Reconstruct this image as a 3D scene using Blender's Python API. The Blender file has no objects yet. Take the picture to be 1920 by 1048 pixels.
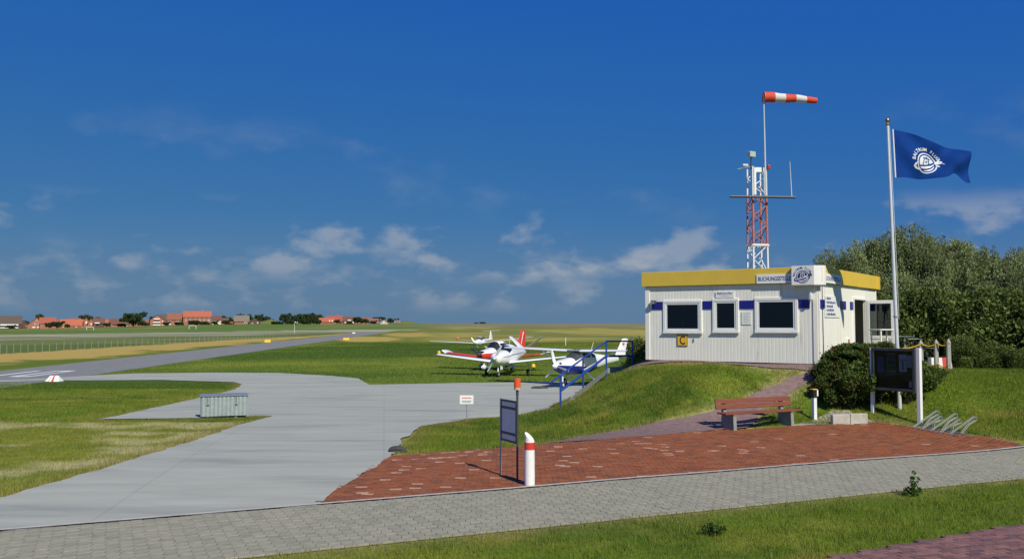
import bpy, bmesh, math, random
import numpy as np
from mathutils import Vector, Matrix, Euler
R = math.radians
random.seed(7); rng = np.random.default_rng(11)
scn = bpy.context.scene
col = scn.collection

# ------------------------------------------------------------------ camera, sky, sun
FPX, CAMZ, HOR = 1700.0, 2.9, 606.0
PITCH = math.atan((HOR - 524) / FPX)
cam_d = bpy.data.cameras.new('camera'); cam = bpy.data.objects.new('camera', cam_d); col.objects.link(cam)
cam.location = (0, 0, CAMZ); cam.rotation_euler = (R(90) + PITCH, 0, 0)
cam_d.sensor_width = 36; cam_d.lens = 36 * FPX / 1920; cam_d.clip_end = 30000; cam_d.clip_start = .1
scn.camera = cam
SUN_AZ, SUN_EL = 28.0, 42.0            # degrees right of straight-behind-the-camera, elevation
sdir = Vector((math.sin(R(SUN_AZ)) * math.cos(R(SUN_EL)), -math.cos(R(SUN_AZ)) * math.cos(R(SUN_EL)), math.sin(R(SUN_EL))))
sl = bpy.data.lights.new('sun', 'SUN'); sl.energy = 4.7; sl.angle = R(.5); sl.color = (1, .945, .80)
so = bpy.data.objects.new('sun', sl); col.objects.link(so); so.rotation_euler = sdir.to_track_quat('Z', 'Y').to_euler()
so.location = (30, -40, 40)
scn.view_settings.view_transform = 'Standard'; scn.view_settings.look = 'None'
scn.view_settings.exposure = 0; scn.view_settings.gamma = 1

wd = bpy.data.worlds.new('World'); scn.world = wd; wd.use_nodes = True
nt = wd.node_tree; nt.nodes.clear()
def N(t, typ, **kw):
    n = t.nodes.new(typ)
    for k, v in kw.items():
        if k.startswith('i_'):
            n.inputs[int(k[2:]) if k[2:].isdigit() else k[2:].replace('_', ' ')].default_value = v
        else: setattr(n, k, v)
    return n
def math_n(t, op, a, b=None, c=None, clamp=False):
    n = t.nodes.new('ShaderNodeMath'); n.operation = op; n.use_clamp = clamp
    for i, v in enumerate((a, b, c)):
        if v is None: continue
        if isinstance(v, (int, float)): n.inputs[i].default_value = v
        else: t.links.new(v, n.inputs[i])
    return n.outputs[0]
sky = N(nt, 'ShaderNodeTexSky', sky_type='NISHITA', sun_disc=False)
sky.sun_elevation = R(SUN_EL); sky.sun_rotation = R(180 - SUN_AZ); sky.air_density = 1.0; sky.dust_density = .35; sky.ozone_density = 2.0
SKYFIT = ((0.0088, 1.20), (0.0630, .56), (.506, -.12))     # per channel gain, power: a polarised, deep blue sky
sep = N(nt, 'ShaderNodeSeparateColor'); nt.links.new(sky.outputs[0], sep.inputs[0])
comb = N(nt, 'ShaderNodeCombineColor')
for i, (a, g) in enumerate(SKYFIT):
    nt.links.new(math_n(nt, 'MULTIPLY', math_n(nt, 'POWER', math_n(nt, 'MAXIMUM', sep.outputs[i], 1.2), g), a * 10), comb.inputs[i])
tc = N(nt, 'ShaderNodeTexCoord'); sx = N(nt, 'ShaderNodeSeparateXYZ'); nt.links.new(tc.outputs['Generated'], sx.inputs[0])
az = math_n(nt, 'ARCTAN2', sx.outputs[0], sx.outputs[1]); el = math_n(nt, 'ARCSINE', sx.outputs[2])
cv = N(nt, 'ShaderNodeCombineXYZ'); nt.links.new(az, cv.inputs[0]); nt.links.new(math_n(nt, 'MULTIPLY', el, 1.9), cv.inputs[1]); cv.inputs[2].default_value = 3.3
def cloud(scale, lo, hi, e0, e1, e2, e3, off):
    ad = N(nt, 'ShaderNodeVectorMath', operation='ADD'); nt.links.new(cv.outputs[0], ad.inputs[0]); ad.inputs[1].default_value = off
    n1 = N(nt, 'ShaderNodeTexNoise'); nt.links.new(ad.outputs[0], n1.inputs['Vector'])
    n1.inputs['Scale'].default_value = scale; n1.inputs['Detail'].default_value = 7; n1.inputs['Roughness'].default_value = .52
    n1.inputs['Distortion'].default_value = .0
    m = N(nt, 'ShaderNodeMapRange', interpolation_type='SMOOTHSTEP'); nt.links.new(n1.outputs[0], m.inputs[0]); m.inputs[1].default_value = lo; m.inputs[2].default_value = hi
    a = N(nt, 'ShaderNodeMapRange', interpolation_type='SMOOTHSTEP'); nt.links.new(el, a.inputs[0]); a.inputs[1].default_value = R(e0); a.inputs[2].default_value = R(e1)
    b = N(nt, 'ShaderNodeMapRange', interpolation_type='SMOOTHSTEP'); nt.links.new(el, b.inputs[0]); b.inputs[1].default_value = R(e3); b.inputs[2].default_value = R(e2)
    return math_n(nt, 'MULTIPLY', math_n(nt, 'MULTIPLY', m.outputs[0], a.outputs[0]), b.outputs[0])
c1 = cloud(11, .515, .66, 2.2, 3.6, 6.0, 8.0, (4.03, .0, 0))
c2 = cloud(19, .47, .72, .4, 1.6, 3.2, 5.4, (1.7, 2.0, 0))
c3 = cloud(7, .54, .80, 5.0, 8.0, 10, 14, (6.4, 1.1, 0))
cm = math_n(nt, 'ADD', math_n(nt, 'ADD', math_n(nt, 'MULTIPLY', c1, .46), math_n(nt, 'MULTIPLY', c2, .34)), math_n(nt, 'MULTIPLY', c3, .22), clamp=True)
mx = N(nt, 'ShaderNodeMix', data_type='RGBA'); nt.links.new(cm, mx.inputs['Factor']); nt.links.new(comb.outputs[0], mx.inputs['A'])
mx.inputs['B'].default_value = (4.3, 4.55, 4.9, 1)
hz = N(nt, 'ShaderNodeMapRange', interpolation_type='SMOOTHSTEP'); nt.links.new(el, hz.inputs[0]); hz.inputs[1].default_value = R(7); hz.inputs[2].default_value = R(-1); hz.inputs[3].default_value = 0; hz.inputs[4].default_value = .8
hx = N(nt, 'ShaderNodeMix', data_type='RGBA'); nt.links.new(hz.outputs[0], hx.inputs['Factor']); nt.links.new(comb.outputs[0], hx.inputs['A']); hx.inputs['B'].default_value = (1.2, 2.15, 3.05, 1); nt.links.new(hx.outputs['Result'], mx.inputs['A'])
bg = N(nt, 'ShaderNodeBackground'); bg.inputs[1].default_value = .1; nt.links.new(mx.outputs['Result'], bg.inputs[0])
wo = N(nt, 'ShaderNodeOutputWorld'); nt.links.new(bg.outputs[0], wo.inputs[0])

# ------------------------------------------------------------------ photo pixel -> place
def ray(px, py):
    x = (px - 960) / FPX; y = -(py - 524) / FPX; c, s = math.cos(PITCH), math.sin(PITCH)
    return Vector((x, c - y * s, s + y * c))
C0 = Vector((0, 0, CAMZ))
def ptY(px, py, Y):                       # on the vertical plane at depth Y
    d = ray(px, py); return C0 + d * (Y / d.y)
def plane_pt(px, py, p, n):
    d = ray(px, py); return C0 + d * ((p - C0).dot(n) / d.dot(n))
def project(x, y, z):
    c, s = math.cos(PITCH), math.sin(PITCH); dz = z - CAMZ
    f = y * c + dz * s; u = -y * s + dz * c; f = np.maximum(f, .5)
    return 960 + FPX * x / f, 524 - FPX * u / f
def S(a, b, v):
    t = np.clip((np.asarray(v, float) - a) / (b - a), 0, 1); return t * t * (3 - 2 * t)
def hsh(ix, iy):
    h = np.sin(ix * 127.1 + iy * 311.7) * 43758.5453; return h - np.floor(h)
def vn(x, y):
    x = np.asarray(x, float); y = np.asarray(y, float)
    ix, iy = np.floor(x), np.floor(y); fx, fy = x - ix, y - iy; fx = fx * fx * (3 - 2 * fx); fy = fy * fy * (3 - 2 * fy)
    return (hsh(ix, iy) * (1 - fx) + hsh(ix + 1, iy) * fx) * (1 - fy) + (hsh(ix, iy + 1) * (1 - fx) + hsh(ix + 1, iy + 1) * fx) * fy
def fbm(x, y): return .5 * vn(x, y) + .3 * vn(x * 2.1 + 7, y * 2.1) + .2 * vn(x * 4.3, y * 4.3 + 3)

AIR = -1.0                                # level of the airfield below the forecourt
def base(x, y):
    u = x / np.maximum(y, 30.)
    r = 3.4 * S(380, 650, y) * S(-.56, -.28, u)
    return AIR * S(15, 52, y) + r
ctrl = []                                 # x, y, z of the mound
def cpx(px, py, z):
    d = ray(px, py); t = (z - CAMZ) / d.z; ctrl.append((d.x * t, d.y * t, z))
for a in [(600, 950, 0), (800, 932, 0), (1000, 915, 0), (1330, 888, 0), (1600, 866, 0), (1920, 838, .0), (735, 858, -.01), (850, 848, -.01), (1000, 836, 0), (1170, 822, .03),
          (1340, 808, .08), (1450, 802, .1), (1560, 797, .12), (1640, 793, .14), (1740, 805, .1), (1900, 828, .04),
          (790, 800, -.12), (900, 786, -.2), (1030, 769, -.33), (1051, 762, -.35), (940, 770, -.3),
          (1186, 694, 1.12), 
          (1450, 722, 1.02), (1410, 750, .66), (1370, 778, .28),
          (1640, 770, .4), (1722, 794, .16), (1527, 787, .17), (1590, 745, .7), (1700, 690, 1.3), (1850, 692, 1.3), (1920, 706, 1.22), (1850, 760, .55), (1900, 800, .2)]: cpx(*a)
for x, y, z in [(4.66, 31.34, 1.55), (9.47, 28, 1.58), (13.75, 34.15, 1.58), (8.94, 37.5, 1.5), (7.1, 29.7, 1.58), (10, 32, 1.58), (10.6, 27.6, 1.45), (11, 39.5, 1.45), (15, 36, 1.5), (18, 34, 1.45), (18, 42, 1.4), (14, 46, 1.0),
                (25, 23, .05), (25, 27, .6), (26, 32, 1.3), (27, 42, 1.4), (36, 24, .05), (38, 34, 1.3), (40, 44, 1.3), (25, 18, 0), (36, 19, 0)]: ctrl.append((x, y, z))
for s_, d_, z_ in [(3, .9, 1.53), (3, 2, 1.32), (3, 3.5, .86), (3, 5, .40), (3, 6.5, .07), (5.5, .8, 1.36), (5.5, 2, 1.08), (5.5, 4, .50), (5.5, 6, -.04), (4.3, 1, 1.47), (4.3, 2.6, 1.05), (4.3, 4.6, .44)]:
    ctrl.append((9.47 - .82 * s_ - .57 * d_, 28 + .57 * s_ - .82 * d_, z_))
cpx(1137, 714, .74); cpx(1100, 740, .18)
for x, y in [(-3, 17), (-3, 21), (-3, 26), (-3, 32), (-2, 38), (0, 40), (2.5, 42), (5, 45), (8, 50), (14, 56), (24, 58), (38, 58), (-3, 46), (0, 22), (0, 27), (0, 32), (1.2, 36.5), (-4, 13), (3, 14), (10, 15), (20, 15)]:
    ctrl.append((x, y, float(base(x, y))))
cp = np.array(ctrl); cd = cp[:, 2] - base(cp[:, 0], cp[:, 1])
def tps(r): return np.where(r > 1e-9, r * r * np.log(np.maximum(r, 1e-9)), 0)
n_ = len(cp); K = np.zeros((n_ + 3, n_ + 3)); K[:n_, :n_] = tps(np.hypot(cp[:, None, 0] - cp[None, :, 0], cp[:, None, 1] - cp[None, :, 1])) + np.eye(n_) * .10
K[:n_, n_] = 1; K[:n_, n_ + 1:] = cp[:, :2]; K[n_, :n_] = 1; K[n_ + 1:, :n_] = cp[:, :2].T
wgt = np.linalg.solve(K, np.concatenate([cd, [0, 0, 0]]))
def T(x, y):
    x = np.asarray(x, float); y = np.asarray(y, float); sh = np.broadcast(x, y).shape
    X = np.broadcast_to(x, sh).ravel(); Y = np.broadcast_to(y, sh).ravel()
    out = base(X, Y)
    W = S(-4, -1.0, X) * S(58, 44, X) * S(13.2, 15, Y) * S(62, 50, Y)
    m = W > 0
    if m.any():
        d = tps(np.hypot(X[m][:, None] - cp[None, :, 0], Y[m][:, None] - cp[None, :, 1])) @ wgt[:n_] + wgt[n_] + X[m] * wgt[n_ + 1] + Y[m] * wgt[n_ + 2]
        out[m] += W[m] * np.clip(d, -.05, 2.7)
    return out.reshape(sh)
def tz(x, y): return float(T(np.array([x]), np.array([y]))[0])
TS = np.concatenate([np.linspace(6, 70, 900), np.geomspace(70.2, 9000, 700)])
def at(px, py):                           # where the line of sight meets the ground
    d = ray(px, py); xs, ys, zs = d.x * TS, d.y * TS, CAMZ + d.z * TS
    h = zs - T(xs, ys); i = np.argmax(h < 0)
    if h[i] >= 0: i = len(TS) - 1
    a, b = TS[max(i - 1, 0)], TS[i]; ha, hb = h[max(i - 1, 0)], h[i]
    t = a + (b - a) * (ha / (ha - hb) if ha != hb else 0)
    return Vector((d.x * t, d.y * t, CAMZ + d.z * t))

# ------------------------------------------------------------------ materials
def lin(r, g, b):
    f = lambda c: c / 12.92 if c <= .04045 else ((c + .055) / 1.055) ** 2.4
    return (f(r / 255), f(g / 255), f(b / 255))
def mat(name, c, rough=.6, metal=0, var=.12, scale=6, bump=0, bscale=40, attr=None, coord='Object', spec=.5, trans=0, stretch=None, alpha=None, dirt=None):
    m = bpy.data.materials.new(name); m.use_nodes = True; t = m.node_tree; b = t.nodes['Principled BSDF']; L = t.links
    b.inputs['Roughness'].default_value = rough; b.inputs['Metallic'].default_value = metal; b.inputs['Specular IOR Level'].default_value = spec
    tc = N(t, 'ShaderNodeTexCoord'); vec = tc.outputs[coord] if coord != 'Position' else N(t, 'ShaderNodeNewGeometry').outputs['Position']
    if stretch:
        mp = N(t, 'ShaderNodeMapping'); L.new(vec, mp.inputs[0]); mp.inputs['Scale'].default_value = stretch; vec = mp.outputs[0]
    no = N(t, 'ShaderNodeTexNoise'); L.new(vec, no.inputs['Vector']); no.inputs['Scale'].default_value = scale; no.inputs['Detail'].default_value = 5; no.inputs['Roughness'].default_value = .6
    mr = N(t, 'ShaderNodeMapRange'); L.new(no.outputs[0], mr.inputs[0]); mr.inputs[1].default_value = .28; mr.inputs[2].default_value = .72
    mr.inputs[3].default_value = 1 - var; mr.inputs[4].default_value = 1 + var
    mm = N(t, 'ShaderNodeVectorMath', operation='MULTIPLY')
    if attr:
        at_ = N(t, 'ShaderNodeAttribute'); at_.attribute_name = attr; L.new(at_.outputs['Color'], mm.inputs[0])
    else: mm.inputs[0].default_value = c[:3]
    L.new(mr.outputs[0], mm.inputs[1]); out = mm.outputs[0]
    if dirt:                                # (colour, low, high, scale): stains with a shape of their own
        dn = N(t, 'ShaderNodeTexNoise'); L.new(vec, dn.inputs['Vector']); dn.inputs['Scale'].default_value = dirt[3]; dn.inputs['Detail'].default_value = 8
        dm = N(t, 'ShaderNodeMapRange', interpolation_type='SMOOTHSTEP'); L.new(dn.outputs[0], dm.inputs[0]); dm.inputs[1].default_value = dirt[1]; dm.inputs[2].default_value = dirt[2]
        dx = N(t, 'ShaderNodeMix', data_type='RGBA'); L.new(dm.outputs[0], dx.inputs['Factor']); L.new(out, dx.inputs['A']); dx.inputs['B'].default_value = (*dirt[0], 1); out = dx.outputs['Result']
    L.new(out, b.inputs['Base Color'])
    if bump:
        bn = N(t, 'ShaderNodeTexNoise'); L.new(vec, bn.inputs['Vector']); bn.inputs['Scale'].default_value = bscale; bn.inputs['Detail'].default_value = 4
        bp = N(t, 'ShaderNodeBump'); bp.inputs['Strength'].default_value = bump; bp.inputs['Distance'].default_value = .02; L.new(bn.outputs[0], bp.inputs['Height']); L.new(bp.outputs[0], b.inputs['Normal'])
    if trans:
        tr = N(t, 'ShaderNodeBsdfTranslucent'); L.new(out, tr.inputs[0]); ms = N(t, 'ShaderNodeMixShader'); ms.inputs[0].default_value = trans
        L.new(b.outputs[0], ms.inputs[1]); L.new(tr.outputs[0], ms.inputs[2]); L.new(ms.outputs[0], t.nodes['Material Output'].inputs[0])
    return m
def glass_mat(name, tint, ior=1.5):
    m = bpy.data.materials.new(name); m.use_nodes = True; t = m.node_tree; t.nodes.clear()
    tr = N(t, 'ShaderNodeBsdfTransparent'); tr.inputs[0].default_value = (*tint, 1); gl = N(t, 'ShaderNodeBsdfGlossy'); gl.inputs['Roughness'].default_value = .03; gl.inputs[0].default_value = (1, 1, 1, 1)
    fr = N(t, 'ShaderNodeFresnel'); fr.inputs[0].default_value = ior; ms = N(t, 'ShaderNodeMixShader'); t.links.new(fr.outputs[0], ms.inputs[0])
    t.links.new(tr.outputs[0], ms.inputs[1]); t.links.new(gl.outputs[0], ms.inputs[2]); o = N(t, 'ShaderNodeOutputMaterial'); t.links.new(ms.outputs[0], o.inputs[0])
    return m
M = {}
M['ground'] = mat('ground', None, .95, var=.30, scale=3.0, bump=.5, bscale=9, attr='Col', coord='Position', spec=.1)
M['blade'] = mat('grass_blade', None, .75, var=.15, scale=2, attr='Col', spec=.15, trans=.35, coord='Position')
M['concrete'] = mat('concrete', (.365, .375, .315), .9, var=.10, scale=1.3, bump=.25, bscale=60, coord='Position', stretch=(.35, 1.6, 1), spec=.2, dirt=((.245, .26, .23), .48, .78, .6))
def joints(m, size, width, depth):          # thin slab joints across a paved surface
    t = m.node_tree; b = t.nodes['Principled BSDF']; src = b.inputs['Base Color'].links[0].from_socket; g = N(t, 'ShaderNodeNewGeometry'); mp = N(t, 'ShaderNodeMapping'); t.links.new(g.outputs['Position'], mp.inputs[0]); mp.inputs['Rotation'].default_value = (0, 0, R(-8)); sp = N(t, 'ShaderNodeSeparateXYZ'); t.links.new(mp.outputs[0], sp.inputs[0])
    ns = N(t, 'ShaderNodeTexNoise'); ns.inputs['Scale'].default_value = 3; t.links.new(g.outputs['Position'], ns.inputs['Vector'])
    ln = [math_n(t, 'LESS_THAN', math_n(t, 'FRACT', math_n(t, 'ADD', math_n(t, 'DIVIDE', sp.outputs[i], size[i]), math_n(t, 'MULTIPLY', ns.outputs[0], .006))), width / size[i]) for i in (0, 1)]
    k = math_n(t, 'MULTIPLY', math_n(t, 'MAXIMUM', ln[0], ln[1]), depth); mx_ = N(t, 'ShaderNodeMix', data_type='RGBA'); t.links.new(k, mx_.inputs['Factor']); t.links.new(src, mx_.inputs['A']); mx_.inputs['B'].default_value = (.12, .12, .10, 1); t.links.new(mx_.outputs['Result'], b.inputs['Base Color'])
joints(M['concrete'], (4.2, 5.0), .04, .15)
M['asphalt'] = mat('asphalt', (.215, .215, .20), .9, var=.12, scale=.8, bump=.2, bscale=40, coord='Position', spec=.2)
M['road_white'] = mat('marking_white', (.72, .72, .70), .8, var=.15, scale=2, coord='Position')
M['sand'] = mat('sand', (.36, .32, .24), .95, var=.2, scale=4, bump=.4, coord='Position')
M['mortar'] = mat('joint_sand', (.16, .125, .10), .95, var=.25, scale=5, coord='Position')
M['mortar_g'] = mat('joint_sand_grey', (.115, .12, .095), .95, var=.25, scale=5, coord='Position')
M['curb'] = mat('kerb_concrete', (.44, .42, .37), .9, var=.2, scale=4, bump=.3, coord='Position')
M['foot'] = mat('footpath', (.20, .135, .125), .9, var=.25, scale=7, bump=.4, bscale=25, coord='Position', spec=.2)
BR = [lin(138, 80, 46), lin(130, 74, 44), lin(142, 85, 50), lin(118, 70, 44), lin(131, 84, 56), lin(110, 72, 50), lin(176, 140, 118)]
for i, c in enumerate(BR): M['brick%d' % i] = mat('red_brick_%d' % i, c, .8, var=.2, scale=14, bump=.2, bscale=60, coord='Position', spec=.3)
for i, c in enumerate([lin(120, 88, 86), lin(108, 80, 78), lin(130, 96, 90), lin(98, 76, 76)]): M['brown%d' % i] = mat('brown_brick_%d' % i, c, .85, var=.2, scale=14, bump=.2, bscale=60, coord='Position', spec=.2)
for i, c in enumerate([lin(146, 143, 124), lin(141, 139, 121), lin(149, 145, 126), lin(137, 135, 118)]): M['paver%d' % i] = mat('paver_%d' % i, c, .9, var=.12, scale=9, bump=.2, bscale=70, coord='Position', spec=.2)
M['white'] = mat('white_paint', (.80, .80, .78), .5, var=.04, scale=3)
M['whitew'] = mat('weathered_white_paint', (.78, .77, .73), .7, var=.06, scale=12, bump=.15, bscale=30, dirt=((.45, .43, .38), .66, .8, 14))
M['wall'] = mat('cream_panel', (.83, .815, .73), .55, var=.05, scale=2.2, stretch=(3, 3, .4), dirt=((.50, .47, .39), .60, .82, 1.6))
M['yellow'] = mat('yellow_fascia', (.70, .49, .065), .45, var=.05, scale=2)
M['navy'] = mat('navy_panel', (.012, .016, .22), .35, var=.1, scale=3)
M['ink'] = mat('navy_print', (.02, .045, .20), .6, var=.05)
M['inkw'] = mat('white_print', (.72, .75, .80), .7, var=.04)
M['black'] = mat('black', (.012, .012, .012), .5)
M['dark'] = mat('dark_grey', (.045, .055, .06), .5, var=.15)
M['grey'] = mat('grey_paint', (.28, .30, .31), .5)
M['galv'] = mat('galvanised_steel', (.38, .41, .41), .45, .6, var=.14, scale=9)
M['galv_b'] = mat('bin_steel', (.36, .42, .43), .5, .3, var=.12, scale=7, bump=.08, dirt=((.30, .34, .33), .62, .8, 5))
M['alu'] = mat('pole_aluminium', (.70, .73, .74), .4, .3, var=.04)
M['flag'] = mat('flag_cloth', (.007, .055, .28), .8, var=.06, trans=.25, spec=.1)
M['red'] = mat('red_paint', (.62, .045, .03), .45, var=.06)
M['orange'] = mat('mast_orange', (.52, .15, .085), .7, var=.25, scale=8, dirt=((.55, .45, .40), .60, .75, 9))
M['rack'] = mat('rack_steel', (.25, .27, .27), .6, .2, var=.15, scale=9)
M['sockred'] = mat('sock_red', (.75, .09, .05), .8, var=.06, trans=.2)
M['sockwhite'] = mat('sock_white', (.74, .74, .72), .8, var=.05, trans=.2)
M['amber'] = mat('amber_lens', (.72, .10, .02), .25, var=.08)
M['bluerail'] = mat('blue_rail', (.015, .06, .30), .45, var=.1)
M['wood'] = mat('bench_wood', (.20, .058, .034), .55, var=.3, scale=3, stretch=(.6, 9, 9), bump=.2, bscale=18)
M['conc_leg'] = mat('bench_concrete', (.25, .265, .24), .9, var=.15, scale=9, bump=.3)
M['planew'] = mat('aircraft_white', (.80, .81, .82), .28, var=.03, scale=2)
M['planegrey'] = mat('aircraft_grey', (.25, .27, .29), .4)
M['planered'] = mat('aircraft_red', (.62, .05, .035), .3, var=.04)
M['tyre'] = mat('tyre_rubber', (.018, .018, .018), .8)
M['signblue'] = mat('sign_blue_grey', (.62, .65, .68), .55, var=.06)
M['signyellow'] = mat('sign_yellow', (.80, .50, .03), .5, var=.04)
M['maroon'] = mat('maroon_print', (.10, .02, .03), .5)
M['glass'] = glass_mat('window_glass', (.30, .33, .33))
M['glassp'] = glass_mat('cockpit_glass', (.45, .58, .58))
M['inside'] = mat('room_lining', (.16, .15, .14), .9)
M['willow'] = mat('willow_leaf', None, .7, var=.22, scale=.6, attr='Col', trans=.3, coord='Position', spec=.2)
M['bark'] = mat('bark', (.10, .085, .07), .95, var=.3, scale=8, bump=.5)
M['rope'] = mat('yellow_rope', (.62, .36, .02), .8)
M['postwood'] = mat('weathered_post', (.33, .33, .31), .9, var=.2, scale=12, bump=.3)
M['rock'] = mat('dark_stone', (.05, .05, .05), .9, var=.3, bump=.5, bscale=10)
M['poster1'] = mat('paper_pale', (.50, .55, .60), .6); M['poster2'] = mat('paper_blue', (.04, .08, .22), .6); M['poster3'] = mat('paper_green', (.03, .07, .05), .6)
ROOF = {k: mat('roof_' + k, v, .85, var=.14, scale=.8) for k, v in dict(orange=lin(176, 100, 72), dark=lin(92, 78, 68), brown=lin(112, 76, 62), rust=lin(142, 90, 70), grey=lin(120, 112, 98), red=lin(160, 86, 66)).items()}
WALL = {k: mat('wall_' + k, v, .9, var=.1, scale=.7) for k, v in dict(brick=lin(160, 106, 88), dark=lin(96, 72, 62), white=lin(225, 222, 214), cream=lin(196, 178, 158)).items()}

# ------------------------------------------------------------------ mesh helpers
class MB:
    def __init__(s): s.v = []; s.f = []; s.mi = []
    def add(s, vs, fs, mi=0):
        o = len(s.v); s.v += [tuple(p) for p in vs]; s.f += [tuple(i + o for i in f) for f in fs]; s.mi += [mi] * len(fs); return s
    def box(s, c, d, rz=0, m=None, mi=0, bev=0):
        x, y, z = (k / 2 for k in d); vs = []
        if bev:
            b = min(bev, x * .9, y * .9, z * .9); fs = []
            bm = bmesh.new(); bmesh.ops.create_cube(bm, size=1, matrix=Matrix.Diagonal((d[0], d[1], d[2], 1)))
            bmesh.ops.bevel(bm, geom=bm.edges[:], offset=b, segments=1, affect='EDGES'); bm.verts.index_update()
            vs = [v.co.copy() for v in bm.verts]; fs = [[v.index for v in f.verts] for f in bm.faces]; bm.free()
        else:
            vs = [Vector((sx * x, sy * y, sz * z)) for sz in (-1, 1) for sx, sy in ((-1, -1), (1, -1), (1, 1), (-1, 1))]
            fs = [(3, 2, 1, 0), (4, 5, 6, 7), (0, 1, 5, 4), (1, 2, 6, 5), (2, 3, 7, 6), (3, 0, 4, 7)]
        mm = (m or Matrix()) @ Matrix.Translation(c) @ Matrix.Rotation(rz, 4, 'Z')
        return s.add([mm @ v for v in vs], fs, mi)
    def tube(s, pts, r, n=8, cap=True, mi=0):
        pts = [Vector(p) for p in pts]; rs = r if isinstance(r, (list, tuple)) else [r] * len(pts); rings = []; up = None
        for i, p in enumerate(pts):
            d = (pts[min(i + 1, len(pts) - 1)] - pts[max(i - 1, 0)]).normalized()
            if up is None: up = d.orthogonal().normalized()
            a = (up - d * up.dot(d)); a = a.normalized() if a.length > 1e-6 else d.orthogonal().normalized(); up = a; b = d.cross(a)
            rings.append([p + (a * math.cos(k * 2 * math.pi / n) + b * math.sin(k * 2 * math.pi / n)) * rs[i] for k in range(n)])
        return s.loft(rings, cap, mi)
    def loft(s, rings, cap=True, mi=0, closed=True):
        n = len(rings[0]); vs = [p for r in rings for p in r]; fs = []
        for i in range(len(rings) - 1):
            for k in range(n if closed else n - 1): fs.append((i * n + k, i * n + (k + 1) % n, (i + 1) * n + (k + 1) % n, (i + 1) * n + k))
        if cap: fs += [tuple(range(n))[::-1], tuple((len(rings) - 1) * n + k for k in range(n))]
        return s.add(vs, fs, mi)
    def prism(s, poly, f0, f1, mi=0):      # polygon points through f0 and f1 (two sheets)
        n = len(poly); a = [f0(*p) for p in poly]; b = [f1(*p) for p in poly]
        return s.add(a + b, [tuple(range(n))[::-1], tuple(range(n, 2 * n))] + [(i, (i + 1) % n, n + (i + 1) % n, n + i) for i in range(n)], mi)
    def lathe(s, prof, c=(0, 0, 0), axis='Z', n=16, mi=0):   # prof: (radius, along)
        rings = []
        for r, h in prof:
            ring = []
            for k in range(n):
                a = 2 * math.pi * k / n; p = (r * math.cos(a), r * math.sin(a), h)
                p = {'Z': p, 'X': (p[2], p[0], p[1]), 'Y': (p[1], p[2], p[0])}[axis]
                ring.append(Vector(c) + Vector(p))
            rings.append(ring)
        return s.loft(rings, True, mi)
    def build(s, name, m, parent=None, smooth=False, recalc=True):
        me = bpy.data.meshes.new(name); me.from_pydata(s.v, [], s.f)
        ms = m if isinstance(m, (list, tuple)) else [m]
        for k in ms: me.materials.append(M[k] if isinstance(k, str) else k)
        if len(ms) > 1: me.polygons.foreach_set('material_index', s.mi)
        if recalc:
            bm = bmesh.new(); bm.from_mesh(me); bmesh.ops.recalc_face_normals(bm, faces=bm.faces); bm.to_mesh(me); bm.free()
        if smooth:
            me.polygons.foreach_set('use_smooth', [True] * len(me.polygons))
            try: me.set_sharp_from_angle(angle=R(38))
            except Exception: pass
        me.update(); o = bpy.data.objects.new(name, me); col.objects.link(o)
        if parent: o.parent = parent
        return o
def tag(o, label=None, cat=None, group=None, kind=None):
    for k, v in (('label', label), ('category', cat), ('group', group), ('kind', kind)):
        if v: o[k] = v
    return o
def empty(name, loc, rz=0, label=None, cat=None, group=None):
    o = bpy.data.objects.new(name, None); col.objects.link(o); o.location = loc; o.rotation_euler = (0, 0, rz); o.empty_display_size = .2
    return tag(o, label, cat, group)
def copy_tree(o, parent=None):
    c = o.copy(); col.objects.link(c); c.parent = parent
    for ch in list(o.children): copy_tree(ch, c)
    return c
def np_mesh(name, V, F, m, parent=None, colr=None, mi=None):       # V (n,3), F (k,m) equal-sided faces
    me = bpy.data.meshes.new(name); k = F.shape[1]
    me.vertices.add(len(V)); me.vertices.foreach_set('co', V.astype(np.float32).ravel())
    me.loops.add(F.size); me.loops.foreach_set('vertex_index', F.astype(np.int32).ravel())
    me.polygons.add(len(F)); me.polygons.foreach_set('loop_start', np.arange(0, F.size, k, dtype=np.int32)); me.polygons.foreach_set('loop_total', np.full(len(F), k, dtype=np.int32))
    for q in (m if isinstance(m, (list, tuple)) else [m]): me.materials.append(M[q] if isinstance(q, str) else q)
    if mi is not None: me.polygons.foreach_set('material_index', mi.astype(np.int32))
    me.update(calc_edges=True)
    if colr is not None:
        a = me.color_attributes.new('Col', 'FLOAT_COLOR', 'POINT'); cc = np.ones((len(V), 4), np.float32); cc[:, :3] = colr; a.data.foreach_set('color', cc.ravel())
    me.validate(); o = bpy.data.objects.new(name, me); col.objects.link(o)
    if parent: o.parent = parent
    return o
def text_geo(body, size=1.0, bold=0, align='CENTER', shear=0):
    c = bpy.data.curves.new('t', 'FONT'); c.body = body; c.size = size; c.align_x = align; c.offset = bold; c.shear = shear; c.resolution_u = 3
    o = bpy.data.objects.new('t', c); col.objects.link(o); dg = bpy.context.evaluated_depsgraph_get(); me = o.evaluated_get(dg).to_mesh()
    vs = [tuple(v.co) for v in me.vertices]; fs = [tuple(p.vertices) for p in me.polygons]
    bpy.data.objects.remove(o); bpy.data.curves.remove(c); return vs, fs
def in_poly(x, y, poly):
    x = np.asarray(x, float); y = np.asarray(y, float); r = np.zeros(np.broadcast(x, y).shape, bool); n = len(poly)
    for i in range(n):
        x0, y0 = poly[i][:2]; x1, y1 = poly[(i + 1) % n][:2]
        if y0 == y1: continue
        r ^= ((y0 > y) != (y1 > y)) & (x < (x1 - x0) * (y - y0) / (y1 - y0) + x0)
    return r
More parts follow.
